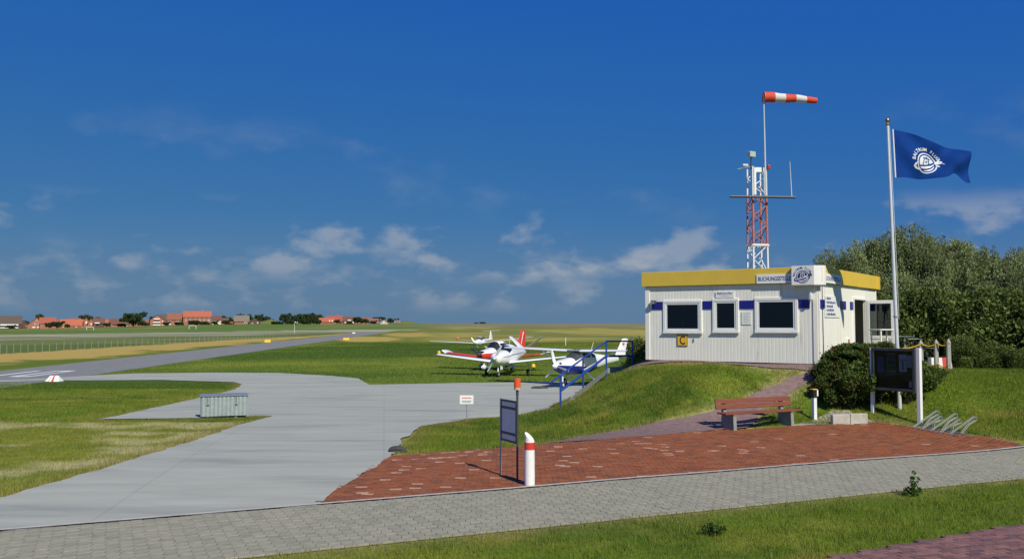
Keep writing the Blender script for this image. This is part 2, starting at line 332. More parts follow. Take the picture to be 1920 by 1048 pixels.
def rough_edge(poly, amp, step=.35, seed=1):
    out = []; n = len(poly)
    for i in range(n):
        a, b = Vector(poly[i][:2]), Vector(poly[(i + 1) % n][:2]); L = (b - a).length; k = max(1, min(200, int(L / step))); nr = Vector((-(b - a).y, (b - a).x)).normalized() if L > 0 else Vector((0, 0))
        for j in range(k):
            p = a + (b - a) * (j / k); out.append(p + nr * ((float(fbm(p.x * 1.7 + seed, p.y * 1.7)) - .5) * 2 * amp + (random.random() - .5) * amp * .7))
    return out
def drape(name, poly, m, off, step=1.0, parent=None):
    bm = bmesh.new(); bm.faces.new([bm.verts.new((p[0], p[1], 0)) for p in poly])
    bmesh.ops.triangulate(bm, faces=bm.faces[:])
    xs = [p[0] for p in poly]; ys = [p[1] for p in poly]
    for ax, lo, hi in ((0, min(xs), max(xs)), (1, min(ys), max(ys))):
        k = math.floor(lo / step) * step + step
        while k < hi:
            co = [0, 0, 0]; co[ax] = k; no = [0, 0, 0]; no[ax] = 1
            bmesh.ops.bisect_plane(bm, geom=bm.verts[:] + bm.edges[:] + bm.faces[:], plane_co=co, plane_no=no); k += step
    X = np.array([v.co.x for v in bm.verts]); Y = np.array([v.co.y for v in bm.verts]); Z = T(X, Y) + off
    for v, z in zip(bm.verts, Z): v.co.z = z
    for f in bm.faces:
        f.normal_update()
        if f.normal.z < 0: f.normal_flip()
    me = bpy.data.meshes.new(name); bm.to_mesh(me); bm.free(); me.materials.append(M[m] if isinstance(m, str) else m)
    o = bpy.data.objects.new(name, me); col.objects.link(o)
    if parent: o.parent = parent
    else: o['kind'] = 'structure'
    return o

# ------------------------------------------------------------------ ground outlines (photo pixels dropped on the ground)
def gpoly(pts): return [at(*p) for p in pts]
APRON = gpoly([(0, 935), (110, 905), (200, 878), (300, 848), (380, 822), (440, 801), (512, 781), (375, 785), (190, 787), (300, 763), (380, 745), (440, 731), (453, 722), (440, 717),
               (300, 713), (100, 714), (-80, 719), (-80, 714), (60, 711.5), (180, 704), (260, 700.5), (400, 699), (520, 699.5), (620, 705), (672, 710), (692, 722), (880, 718.5), (1060, 716)])
APRON += [Vector((6.2, 54, 0)), Vector((5.2, 48, 0)), Vector((3.1, 40.5, 0))] + gpoly([(1075, 752), (1047, 757), (1030, 768), (940, 783), (860, 790), (790, 801), (757, 822), (735, 857), (593, 950)])
PA = Vector((.912, .41)); PN = Vector((-.41, .912))            # path direction, across it
pu = at(593, 950); P_U = PN.dot(pu.to_2d()); P_W = 2.815
def pth(s, t): q = PA * s + PN * (P_U - P_W + t); return q
APRON += [pth(-14, P_W), ]
APRON[0] = at(0, 935)
ISLAND = [at(*p) for p in [(-60, 955), (0, 935)]]
APRON += [Vector((-16, 14, 0))]

FOOT = gpoly([(1000, 835), (1090, 820), (1200, 801), (1290, 785), (1345, 769), (1400, 745), (1440, 727), (1480, 709)]) + [Vector((9.15, 27.9, 0)), Vector((6.85, 29.5, 0)), Vector((4.5, 31.05, 0)), Vector((3.7, 32.2, 0)), Vector((4.1, 33.0, 0)), Vector((4.8, 31.6, 0)), Vector((9.47, 28.3, 0)), Vector((10.4, 28.6, 0))] + gpoly([(1535, 704), (1490, 733), (1450, 755), (1425, 775), (1400, 803.5), (1340, 808.5), (1170, 822.8)])
pl_px = [(735, 857), (860, 847), (1000, 836.5), (1170, 822), (1340, 808), (1450, 802.5), (1560, 797), (1640, 793), (1700, 799), (1800, 816), (1860, 822)]
PLAZA = gpoly(pl_px); PLAZA = [Vector(pth((at(593, 949).to_2d()).dot(PA), P_W + .09))] + [p.to_2d() for p in PLAZA] + [Vector(pth(at(1912, 830).to_2d().dot(PA) - .3, P_W + .09))]
def near_dist(x, y, poly):
    d = np.full(np.shape(x), 1e9); n = len(poly)
    for i in range(n):
        ax, ay = poly[i][0], poly[i][1]; bx, by = poly[(i + 1) % n][0], poly[(i + 1) % n][1]; vx, vy = bx - ax, by - ay; l2 = vx * vx + vy * vy + 1e-9
        t = np.clip(((x - ax) * vx + (y - ay) * vy) / l2, 0, 1); d = np.minimum(d, np.hypot(x - ax - t * vx, y - ay - t * vy))
    return d
def mixc(a, b, t): t = np.asarray(t)[..., None]; return a * (1 - t) + np.asarray(b) * t
G_GREEN = np.array((.100, .150, .017)); G_DARK = np.array((.048, .095, .013)); G_YEL = np.array((.165, .185, .03)); G_TAN = np.array((.36, .27, .085)); G_SAND = np.array((.40, .36, .25)); G_MARSH = np.array((.30, .30, .23))
def color_at(x, y):
    z = T(x, y); px, py = project(x, y, z)
    n1 = fbm(x * .22, y * .22); n2 = fbm(x * .9 + 5, y * .9); nf = fbm(x * .03 + 3, y * .012)
    c = np.zeros(np.shape(x) + (3,)) + G_GREEN
    c = mixc(c, G_DARK, S(.5, .72, n1) * .7); c = mixc(c, G_YEL, S(.42, .70, n2) * .65); c = mixc(c, np.array((.24, .20, .06)), S(.60, .78, fbm(x * .5 + 11, y * .8)) * .5)
    far = y > 54
    # meadow right of the runway
    md = far & (py > 640) & (px > 60)
    k = fbm(x * .05, y * .035 + 9); c[md] = mixc(mixc(G_GREEN * .95, G_DARK, S(.42, .62, k[md]) * .8), G_YEL * 1.1, S(.5, .75, fbm(x * .11 + 2, y * .07))[md] * .6)
    ll = np.interp(px, [-900, 0, 219, 420, 609, 678, 760, 1300], [760, 695.6, 673.8, 653, 631, 625, 619, 612])     # far edge of the runway
    fl = np.interp(px, [-900, 0, 420, 560, 700, 1300], [700, 664, 638, 631, 622, 612])                               # fence line
    strip = far & (py < ll) & (py > fl - .5)
    tt = (ll - py) / np.maximum(ll - fl, .5)
    c[strip] = mixc(mixc(G_GREEN * .9, G_TAN, S(.22, .5, tt + (n1 - .5) * .7)), G_YEL * 1.2, S(.45, .75, nf) * .35)[strip]
    m1 = np.interp(px, [-900, 0, 420, 800, 1300], [660, 638, 629.5, 621, 616]); m0 = np.interp(px, [-900, 0, 420, 800, 1300], [645, 628, 621.5, 616, 612.5])
    w = far & (py < fl) & (py >= m1); c[w] = mixc(np.array((.085, .125, .03)), np.array((.15, .17, .07)), S(.4, .7, fbm(x * .02, y * .06)))[w]
    w = far & (py < np.minimum(m1, ll)) & (py >= m0); c[w] = mixc(G_MARSH, np.array((.14, .16, .08)), S(.38, .68, fbm(x * .016 + 4, y * .03)))[w]
    w = far & (py < m0); c[w] = mixc(np.array((.095, .155, .035)), np.array((.16, .18, .06)), S(.45, .7, fbm(x * .02, y * .02)))[w]
    # straw coloured field behind the aircraft
    rf = S(720, 900, px) * S(646, 636, py) * far
    straw = mixc(np.array((.30, .26, .075)), np.array((.15, .17, .045)), S(.38, .66, fbm(x * .035 + 8, y * .014)))
    straw = mixc(straw, np.array((.17, .16, .12)), S(617, 610, py) * .8)
    c = mixc(c, straw, rf)
    w = far & (np.hypot((px - 690) / 55, (py - 636) / 5) < 1 + (n1 - .5)); c[w] = G_TAN * 1.0
    w = far & (np.hypot((px - 770) / 45, (py - 628) / 4) < 1 + (n1 - .5)); c[w] = G_TAN * .95
    # worn, sandy island left of the apron
    isl = (y < 30) & (x < -3) & (y > 13); e = S(.46, .62, fbm(x * .38 + 1.3, y * .42 + 2))
    c[isl] = mixc(mixc(np.array((.135, .165, .03)), G_YEL, S(.4, .7, n2)), G_SAND, e * .55)[isl]
    # worn edges along the paving
    ed = near_dist(x, y, APRON); w = (y < 60); c[w] = mixc(c, np.array((.21, .19, .07)), np.exp(-ed / .35) * .75)[w]
    pd_ = np.abs((x * PN.x + y * PN.y) - (P_U - P_W)); w = (y < 26); c[w] = mixc(c, np.array((.24, .215, .11)), np.exp(-pd_ / .22) * .7)[w]
    w = (y < 36) & (y > 16) & (x > -4) & (x < 16); xs_, ys_ = x[w], y[w]
    fd = np.minimum(near_dist(xs_, ys_, FOOT), near_dist(xs_, ys_, PLAZA)); c[w] = mixc(c[w], np.array((.34, .30, .18)), np.exp(-fd / .16) * .8 * S(.25, .55, fbm(xs_ * 1.5, ys_ * 1.5)))
    return c * np.array((1.16, 1.12, .95))

us = np.concatenate([-np.geomspace(14, .78, 22), np.arange(-.76, .7601, .0075), np.geomspace(.78, 14, 22)])
pys = np.concatenate([np.arange(722, 640, -1.4), np.arange(640, 612, -.55), np.arange(612, 606.6, -.3)])
rows = np.concatenate([[-150, -60, -20, -4, 3, 6, 8], np.arange(8.4, 20, .3), np.arange(20, 57, .33), -(CAMZ - AIR) * FPX / (606 - pys)])
rows = np.unique(np.round(np.concatenate([rows[rows < 3000], np.geomspace(3000, 12000, 6)]), 3))
YY, UU = np.meshgrid(rows, us, indexing='ij'); XX = UU * np.maximum(YY, 8)
ZZ = T(XX, YY); ZZ = ZZ + np.where((YY > 12) & (YY < 60), (fbm(XX * 1.3, YY * 1.3) - .5) * .035, 0) * (S(-.1, .25, ZZ - base(XX, YY)))
nr, nc = XX.shape; idx = np.arange(nr * nc).reshape(nr, nc)
F = np.stack([idx[:-1, :-1], idx[:-1, 1:], idx[1:, 1:], idx[1:, :-1]], -1).reshape(-1, 4)
ground = np_mesh('ground', np.stack([XX, YY, ZZ], -1).reshape(-1, 3), F, 'ground', colr=color_at(XX, YY).reshape(-1, 3))
ground.data.polygons.foreach_set('use_smooth', [True] * len(ground.data.polygons)); ground['kind'] = 'structure'

# ------------------------------------------------------------------ paved surfaces
apron_poly = rough_edge(APRON, .09, .3)
drape('concrete_apron', apron_poly, 'concrete', .035, .5)
k_ = (CAMZ - AIR)
rw_a, rw_b = at(0, 695.6), at(609, 631); rr_a, rr_b = at(179, 702), at(660, 632)
dl = (rw_b - rw_a).to_2d().normalized(); dr = (rr_b - rr_a).to_2d().normalized(); dv = ((dl + dr) / 2).normalized(); nv = Vector((dv.y, -dv.x))
cl = (rw_a.to_2d() + nv * 0); wdt = abs((rr_a.to_2d() - rw_a.to_2d()).dot(nv))
t0 = (Vector((0, 34)) - cl).dot(dv)
runway = [cl + dv * t0, cl + dv * t0 + nv * wdt, cl + dv * 330 + nv * (wdt + .6), cl + dv * 330]
drape('runway', rough_edge(runway, .12, 3), 'asphalt', .012, 6.0)
def marking(u0, v0, u1, v1, nm='runway_marking'):       # u across from the left edge, v along
    q = [cl + nv * u0 + dv * v0, cl + nv * u1 + dv * v0, cl + nv * u1 + dv * v1, cl + nv * u0 + dv * v1]
    return drape(nm, q, 'road_white', .018, 3.0)
mu = (at(60, 703).to_2d() - cl).dot(nv); mv = (at(60, 706.5).to_2d() - cl).dot(dv)
for a in [(mu - .65, 0, mu - .3, 8.5), (mu + .55, .0, mu + .9, 8.5), (mu - .3, 0, mu + .55, .9), (mu - .3, 7.6, mu + .55, 8.5), (mu - 2.3, 0, mu - 1.9, 8.5)]:
    marking(a[0], mv + a[1], a[2], mv + a[3])

# grey interlocking pavers of the path
path = drape('path', [pth(-24, 0), pth(30, 0), pth(30, P_W), pth(-24, P_W)], 'mortar_g', .010, 1.0)
def vis(x, y, z=0, mgx=40, mgy=40):
    px, py = project(np.array([x]), np.array([y]), np.array([z])); return -mgx < px[0] < 1920 + mgx and py[0] < 1048 + mgy and y > 4
def piece_mesh(name, poly, h, bev):
    n = len(poly); cx = sum(p[0] for p in poly) / n; cy = sum(p[1] for p in poly) / n
    inn = [(p[0] - bev * (1 if p[0] > cx else -1), p[1] - bev * (1 if p[1] > cy else -1)) for p in poly]
    vs = [(p[0], p[1], 0) for p in poly] + [(p[0], p[1], h - bev * .6) for p in poly] + [(p[0], p[1], h) for p in inn]
    fs = [tuple(range(2 * n, 3 * n))] + [(i, (i + 1) % n, n + (i + 1) % n, n + i) for i in range(n)] + [(n + i, n + (i + 1) % n, 2 * n + (i + 1) % n, 2 * n + i) for i in range(n)]
    return vs, fs
def lay(pieces, shape, parent, mats, name, stuff, keep=300, lift=.010):
    """pieces: (x, y, angle, material index). The largest in the photo become objects, the rest one part."""
    pieces = sorted(pieces, key=lambda p: p[1] + abs(p[0]) * .1); vs, fs = shape; k = len(vs); meshes = []
    for m in mats:
        me = bpy.data.meshes.new(name); me.from_pydata(vs, [], fs); me.materials.append(M[m]); me.update(); meshes.append(me)
    vis_ = [p for p in pieces if vis(p[0], p[1], 0, 0, 0)]; rest = [p for p in pieces if not vis(p[0], p[1], 0, 0, 0)]
    arr = np.array([(p[0], p[1]) for p in pieces]); zz = T(arr[:, 0], arr[:, 1]); zs = {id(p): z for p, z in zip(pieces, zz)}
    def tilt(): return (random.gauss(0, .004), random.gauss(0, .004))
    for p in vis_[:keep]:
        o = bpy.data.objects.new(name, meshes[p[3]]); col.objects.link(o); o.parent = parent; a, b = tilt()
        o.location = (p[0], p[1], zs[id(p)] + lift + random.uniform(-.003, .003)); o.rotation_euler = (a, b, p[2])
    tail = vis_[keep:] + rest
    if tail:
        V0 = np.array(vs); off = 0; V = []; Fs = []; mi = []
        for p in tail:
            c, s = math.cos(p[2]), math.sin(p[2]); a, b = tilt(); q = np.empty_like(V0)
            q[:, 0] = p[0] + V0[:, 0] * c - V0[:, 1] * s; q[:, 1] = p[1] + V0[:, 0] * s + V0[:, 1] * c; q[:, 2] = zs[id(p)] + lift + V0[:, 2] + random.uniform(-.003, .003) + V0[:, 0] * a + V0[:, 1] * b
            V.append(q); Fs += [tuple(i + off for i in f) for f in fs]; mi += [p[3]] * len(fs); off += k
        me = bpy.data.meshes.new(stuff); me.from_pydata(np.concatenate(V).tolist(), [], Fs)
        for m in mats: me.materials.append(M[m])
        me.polygons.foreach_set('material_index', mi); me.update(); o = bpy.data.objects.new(stuff, me); col.objects.link(o); o.parent = parent; o['kind'] = 'stuff'
pitch_a, pitch_b = .165, .2; ang = math.atan2(PA.y, PA.x); pcs = []
nb = int(P_W / pitch_b); t_off = (P_W - nb * pitch_b) / 2
for i in range(-90, 170):
    for j in range(nb):
        q = pth(i * pitch_a, t_off + (j + .5) * pitch_b)
        if vis(q.x, q.y, 0, 600, 250): pcs.append((q.x, q.y, ang, random.choices(range(4), (5, 5, 3, 2))[0]))
ha, hb, g = pitch_a / 2 - .004, pitch_b / 2 - .004, .022
shape = [(-ha, -hb), (ha, -hb), (ha + g, -hb * .4), (ha - g, hb * .4), (ha, hb), (-ha, hb), (-ha - g, hb * .4), (-ha + g, -hb * .4)]
lay(pcs, piece_mesh('paver', shape, .022, .006), path, ['paver%d' % i for i in range(4)], 'paver', 'paver_field')
kb = drape('kerb_strip', [pth(-24, P_W), pth(30, P_W), pth(30, P_W + .09), pth(-24, P_W + .09)], 'curb', .046, .7)
# red brick forecourt
plaza = drape('brick_forecourt', rough_edge(PLAZA, .02, .5), 'mortar', .012, .5)
pcs = []
for j in range(40, 150):
    for i in range(-30, 75):
        x = i * .212 + (.106 if j % 2 else 0); y = 9 + j * .109
        if bool(in_poly(x, y, PLAZA)) and vis(x, y):
            pale = x < 6 and random.random() < .05 * float(S(.42, .62, fbm(x * .7, y * .7)))
            pcs.append((x + random.gauss(0, .002), y + random.gauss(0, .002), random.gauss(0, .008), 6 if (pale or random.random() < .004) else random.choices(range(6), (6, 5, 4, 3, 3, 2))[0]))
lay(pcs, piece_mesh('brick', [(-.102, -.05), (.102, -.05), (.102, .05), (-.102, .05)], .024, .005), plaza, ['brick%d' % i for i in range(7)], 'brick', 'brick_field')
# brown brick path in the foreground corner
LOW = [p.to_2d() for p in gpoly([(1560, 1046), (1650, 1031), (1780, 1007), (1920, 984), (2100, 958)])] + [Vector((12, 9)), Vector((3.5, 8))]
lowp = drape('brick_path', rough_edge(LOW, .06, .3), 'mortar', .010, .6); pcs = []
for i in range(-20, 80):
    for j in range(-30, 40):
        a = .30; x0 = 4 + i * .212 + (.106 if j % 2 else 0); y0 = j * .109; x = 4 + (x0 - 4) * math.cos(a) - y0 * math.sin(a); y = 10 + (x0 - 4) * math.sin(a) + y0 * math.cos(a)
        if bool(in_poly(x, y, LOW)) and vis(x, y, 0, 300, 120): pcs.append((x, y, a + random.gauss(0, .008), random.choices(range(4), (5, 4, 3, 2))[0]))
lay(pcs, piece_mesh('brick', [(-.102, -.05), (.102, -.05), (.102, .05), (-.102, .05)], .022, .005), lowp, ['brown%d' % i for i in range(4)], 'brick', 'brick_field')
# footpath that climbs the bank to the hut
footpath = drape('footpath', rough_edge([p.to_2d() for p in FOOT], .05, .4), 'foot', .035, .3)
SANDE = gpoly([(1480, 800), (1560, 795), (1640, 792), (1625, 786), (1590, 768), (1560, 770), (1530, 785)])
drape('sand_patch', rough_edge([p.to_2d() for p in SANDE], .08, .25), 'sand', .018, .3)

# ------------------------------------------------------------------ grass blades
PATHP = [pth(-24, -.02), pth(30, -.02), pth(30, P_W + .09), pth(-24, P_W + .09)]
def paved(x, y):
    return in_poly(x, y, apron_poly) | in_poly(x, y, PATHP) | in_poly(x, y, PLAZA) | in_poly(x, y, LOW) | in_poly(x, y, [p.to_2d() for p in FOOT])
def blades(name, poly_px, n, h0, h1, w, dark=1.0, world=None, clump=0.):
    pw = world or [p.to_2d() for p in gpoly(poly_px)]; xs = [p[0] for p in pw]; ys = [p[1] for p in pw]; X = []; Y = []; got = 0; tries = 0
    while got < n and tries < 60:
        tries += 1; x = rng.uniform(min(xs), max(xs), n); y = rng.uniform(min(ys), max(ys), n); k = in_poly(x, y, pw) & ~paved(x + rng.normal(0, .035, n), y + rng.normal(0, .05, n))
        if clump: k &= fbm(x * 2.2, y * 2.2) > rng.uniform(clump - .12, clump + .12, n)
        X.append(x[k]); Y.append(y[k]); got += int(k.sum())
    x = np.concatenate(X)[:n]; y = np.concatenate(Y)[:n]; n = len(x); z = T(x, y) + .0
    cl_ = color_at(x, y) * rng.uniform(1.0, 1.75, n)[:, None] * dark; yl = rng.random(n) < .07; cl_[yl] = np.array((.30, .26, .10)) * rng.uniform(.7, 1.1, (int(yl.sum()), 1))
    h = rng.uniform(h0, h1, n) * (0.7 + .8 * fbm(x * 1.1, y * 1.1)); a = rng.uniform(0, 2 * np.pi, n); ln = rng.uniform(.15, .8, n) * h; b = rng.uniform(0, 2 * np.pi, n)
    p0 = np.stack([x - np.cos(a) * w / 2, y - np.sin(a) * w / 2, z - .01], -1); p1 = np.stack([x + np.cos(a) * w / 2, y + np.sin(a) * w / 2, z - .01], -1); p2 = np.stack([x + np.cos(b) * ln, y + np.sin(b) * ln, z + h], -1)
    V = np.stack([p0, p1, p2], 1).reshape(-1, 3); Fc = np.arange(3 * n).reshape(n, 3)
    o = np_mesh(name, V, Fc, 'blade', colr=np.repeat(cl_, 3, 0)); return tag(o, kind='stuff')
VERGE = [pth(-12, .03), pth(30, .03), Vector((34, 12)), Vector((12, 8)), Vector((-3, 8))]
VERGE = [pth(-6, .04), pth(19, .04), Vector((14, 10)), Vector((2.2, 8.6)), Vector((-3.6, 9.2))]
tag(blades('verge_grass', None, 170000, .02, .06, .008, 1.0, VERGE), 'short mown grass of the verge between the grey path and brown bricks', 'grass')
tag(blades('verge_weeds', None, 7000, .06, .13, .012, .95, VERGE, .62), 'taller weedy grass tufts standing in the verge beside the grey path', 'grass')
tag(blades('bank_grass', [(735, 857), (1000, 834), (1200, 801), (1345, 768), (1500, 700), (1530, 689), (1215, 686), (1180, 690), (1137, 700), (1047, 757), (940, 781), (790, 799)], 110000, .035, .085, .014), 'mown grass on the bank below the cream hut', 'grass')
RS = gpoly([(1410, 800), (1480, 797), (1640, 791), (1740, 801), (1900, 827)]); RS = [p.to_2d() for p in RS] + [Vector((20, 24)), Vector((20, 33)), Vector((13.5, 31.5)), Vector((10.6, 28))] + [p.to_2d() for p in gpoly([(1535, 706), (1492, 734), (1452, 756)])]
tag(blades('slope_grass', None, 110000, .035, .085, .014, 1.0, RS), 'mown grass on the slope behind the notice board and bicycle rack', 'grass')
tag(blades('island_grass', [(0, 935), (200, 878), (380, 822), (512, 781), (190, 788), (-60, 796)], 50000, .02, .06, .016, 1.0), 'thin yellowish grass on the worn sandy island beside the apron', 'grass')
tag(blades('field_grass', [(-40, 718), (440, 718), (453, 723), (380, 746), (190, 787), (-60, 796)], 60000, .03, .09, .025, 1.0), 'green grass island between the runway and the apron', 'grass')
tag(blades('stand_grass', [(180, 703), (620, 704), (692, 721), (1060, 715), (1200, 690), (1215, 640), (640, 642)], 90000, .05, .16, .05, 1.0), 'green grass of the parking meadow under the aircraft', 'grass')
tag(blades('bank_back_grass', None, 12000, .08, .3, .03, .9, [Vector((2.2, 35.6)), Vector((4.6, 33.4)), Vector((8, 36)), Vector((7, 44)), Vector((3.5, 40))]), 'rough taller grass at the back of the bank by the steel stairs', 'grass')
tag(blades('bank_tufts', None, 5000, .09, .17, .014, .9, [Vector((-1, 20.5)), Vector((5, 24.2)), Vector((8.6, 27.4)), Vector((4.5, 30.8)), Vector((1.5, 33))], .60), 'scattered taller grass tufts on the bank below the hut', 'grass')
tag(blades('slope_tufts', None, 5000, .09, .18, .014, .85, RS, .60), 'scattered taller grass tufts on the slope behind the notice board', 'grass')
tag(blades('edge_tufts', [(0, 940), (200, 882), (380, 826), (515, 783), (480, 779), (300, 838), (150, 880), (0, 920)], 5000, .05, .13, .014, 1.0), 'ragged grass fringe along the edge of the concrete apron', 'grass')

# ------------------------------------------------------------------ the ticket hut
P0 = Vector((9.47, 28.0, 1.60)); BRZ = math.atan2(-.57, .82); BL, BW, ZW, ZT = 5.86, 7.3, 2.55, 3.02
bm_ = Matrix.Translation(P0) @ Matrix.Rotation(BRZ, 4, 'Z'); bi = bm_.inverted()
hut = empty('ticket_hut', P0, BRZ, 'cream flat-roofed hut with yellow fascia and navy window band on the bank', 'hut')
fn = (bm_.to_3x3() @ Vector((0, -1, 0))); rn = (bm_.to_3x3() @ Vector((1, 0, 0)))
def fx(px, py=606): return bi @ plane_pt(px, py, P0, fn)          # on the front wall
def sx_(px, py=606): return bi @ plane_pt(px, py, P0, rn)         # on the side wall
def fz(px, py): p = fx(px, py); return p.x, p.z
def sz_(px, py): p = sx_(px, py); return p.y, p.z
# openings
wins = []
for l, t, r, b in [(1243.5, 563, 1317, 624), (1336, 560, 1386, 623), (1415, 557.5, 1497, 623)]:
    x0, z1 = fz(l, t); x1, _ = fz(r, b); z0 = .5 * (fz(l, b)[1] + fz(r, b)[1]); z1 = .5 * (fz(l, t)[1] + fz(r, t)[1]); wins.append((x0, x1, z0, z1))
dy0, dy1 = sx_(1600).y, sx_(1622).y; dz1 = 2.12
def ribbed(a0, a1, z0, z1, fr, pitch=.115):          # fr(a, out, z) -> local point; shallow vertical ribs
    mb = MB(); xs = []; k = math.floor(a0 / pitch) * pitch
    while k < a1 + pitch:
        for d, o in ((0, 0), (pitch * .80, 0), (pitch * .86, -.004), (pitch * .94, -.004)): xs.append((k + d, o))
        k += pitch
    pr = [(a0, 0)] + [p for p in xs if a0 + .004 < p[0] < a1 - .004] + [(a1, 0)]; n = len(pr)
    vs = [fr(a, o, z0) for a, o in pr] + [fr(a, o, z1) for a, o in pr] + [fr(a0, -.06, z0), fr(a1, -.06, z0), fr(a0, -.06, z1), fr(a1, -.06, z1)]
    fs = [(i, i + 1, n + i + 1, n + i) for i in range(n - 1)] + [(2 * n, 2 * n + 2, 2 * n + 3, 2 * n + 1), (0, n, 2 * n + 2, 2 * n), (n - 1, 2 * n + 1, 2 * n + 3, 2 * n - 1)]
    fs += [tuple(range(n)) + (2 * n + 1, 2 * n), tuple(range(n, 2 * n)) + (2 * n + 3, 2 * n + 2)]
    return mb.add(vs, fs)
ff = lambda a, o, z: (a, -o, z)
sf = lambda a, o, z: (o, a, z)
edges = [-BL] + [e for w in wins for e in (w[0] + .03, w[1] - .03)] + [0]
for i in range(0, len(edges), 2): ribbed(edges[i], edges[i + 1], .05, ZW, ff).build('wall_panel', 'wall', hut)
for w in wins:
    ribbed(w[0] + .03, w[1] - .03, .05, w[2] + .03, ff).build('wall_panel', 'wall', hut); ribbed(w[0] + .03, w[1] - .03, w[3] - .03, ZW, ff).build('wall_panel', 'wall', hut)
ribbed(0.0, dy0, .05, ZW, sf, .9).build('wall_panel', 'wall', hut); ribbed(dy1, BW, .05, ZW, sf, .9).build('wall_panel', 'wall', hut); ribbed(dy0, dy1, dz1, ZW, sf, .9).build('wall_panel', 'wall', hut)
MB().box((-BL - .03, BW / 2, ZW / 2 + .03), (.06, BW, ZW - .06)).build('wall_panel', 'wall', hut)
MB().box((-BL / 2, BW + .03, ZW / 2 + .03), (BL, .06, ZW - .06)).build('wall_panel', 'wall', hut)
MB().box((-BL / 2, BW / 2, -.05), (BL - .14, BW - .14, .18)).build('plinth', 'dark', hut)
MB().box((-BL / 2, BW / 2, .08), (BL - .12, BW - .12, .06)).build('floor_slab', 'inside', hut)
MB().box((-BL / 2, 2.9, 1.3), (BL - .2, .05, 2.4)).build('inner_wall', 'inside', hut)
MB().box((-BL / 2, BW / 2, ZW + .03), (BL + .05, BW + .05, .05)).build('roof_slab', 'dark', hut)
for x0, w_ in ((-BL + .03, .16), (-.10, .14)):       # corner posts
    MB().box((x0, -.012, ZW / 2 + .02), (w_, .03, ZW - .06), bev=.006).build('corner_post', 'wall', hut)
MB().box((.012, .07, ZW / 2 + .02), (.03, .14, ZW - .06), bev=.006).build('corner_post', 'wall', hut)
MB().box((.012, BW - .07, ZW / 2 + .02), (.03, .14, ZW - .06), bev=.006).build('corner_post', 'wall', hut)
# yellow fascia, one board to each side
o_ = .07
MB().box((-BL / 2, -o_, ZW + .255), (BL + .3, .05, .49), bev=.008).build('fascia_board', 'yellow', hut)
MB().box((o_, BW / 2, ZW + .255), (.05, BW + .1, .49), bev=.008).build('fascia_board', 'yellow', hut)
MB().box((-BL / 2, BW + o_, ZW + .255), (BL + .3, .05, .49)).build('fascia_board', 'yellow', hut)
MB().box((-BL - o_, BW / 2, ZW + .255), (.05, BW + .1, .49)).build('fascia_board', 'yellow', hut)
# windows
for (x0, x1, z0, z1), blind in zip(wins, (0, 1, 0)):
    fr = MB(); t = .095; d = .05; cx, cz, w_, h_ = (x0 + x1) / 2, (z0 + z1) / 2, x1 - x0, z1 - z0
    fr.box((cx, -.018, z1 - t / 2), (w_, d, t), bev=.008).box((cx, -.018, z0 + t / 2), (w_, d, t), bev=.008).box((x0 + t / 2, -.012, cz), (t, d, h_ - 2 * t), bev=.008).box((x1 - t / 2, -.018, cz), (t, d, h_ - 2 * t), bev=.008)
    f = fr.build('window_frame', 'white', hut)
    s_ = MB(); q = .05; a0, a1, b0, b1 = x0 + t, x1 - t, z0 + t, z1 - t
    s_.box(((a0 + a1) / 2, -.004, b1 - q / 2), (a1 - a0, .05, q)).box(((a0 + a1) / 2, -.004, b0 + q / 2), (a1 - a0, .05, q)).box((a0 + q / 2, -.004, cz), (q, .05, b1 - b0 - 2 * q)).box((a1 - q / 2, -.004, cz), (q, .05, b1 - b0 - 2 * q))
    s_.build('sash', 'white', f)
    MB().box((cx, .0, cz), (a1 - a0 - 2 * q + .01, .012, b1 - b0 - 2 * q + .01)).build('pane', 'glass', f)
    MB().box((cx, -.05, z0 - .012), (w_ + .06, .05, .022)).build('window_sill', 'alu', f)
    if blind: MB().box((cx, .09, cz), (w_ - .1, .02, h_ - .1)).build('curtain', 'grey', f)
# navy band panels
for l, r in [(1223, 1242.5), (1317.8, 1335.5), (1387, 1414), (1498, 1519)]:
    x0, x1 = fx(l).x, fx(r).x; zb = .5 * (fz(l, 578)[1] + fz(r, 576)[1]) ; MB().box(((x0 + x1) / 2, -.012, 1.90), (x1 - x0, .016, .27)).build('navy_panel', 'navy', hut)
for l, r in [(1536.5, 1545), (1576, 1586), (1594, 1599.5), (1632, 1641)]:
    y0, y1 = sx_(l).y, sx_(r).y; y1 = min(y1, BW - .15); MB().box((.012 if y0 > .14 else .036, (y0 + y1) / 2, 1.90), (.016, y1 - y0, .27)).build('navy_panel', 'navy', hut)
# lettering
def front_text(body, size, cx, z, out, m, parent, bold=.0, wfit=None, shear=0, name='lettering', side=False):
    vs, fs = text_geo(body, size, bold, shear=shear); w0 = max(v[0] for v in vs) - min(v[0] for v in vs); mid = (max(v[0] for v in vs) + min(v[0] for v in vs)) / 2; k = wfit / w0 if wfit else 1
    mb = MB(); mb.add([((out, cx + (v[0] - mid) * k, z + v[1]) if side else (cx + (v[0] - mid) * k, -out, z + v[1])) for v in vs], fs); return mb.build(name, m, parent, recalc=False)
tx0, tx1 = fx(1422).x, fx(1490).x
ts = MB().box(((tx0 + tx1) / 2, -.105, ZW + .16), (tx1 - tx0, .03, .29)).build('name_panel', 'white', hut); front_text('BUCHUNGSSTELLE', .185, (tx0 + tx1) / 2, ZW + .095, .1225, 'ink', ts, .004, (tx1 - tx0) * .91)
ty0, ty1 = .16, sx_(1572).y
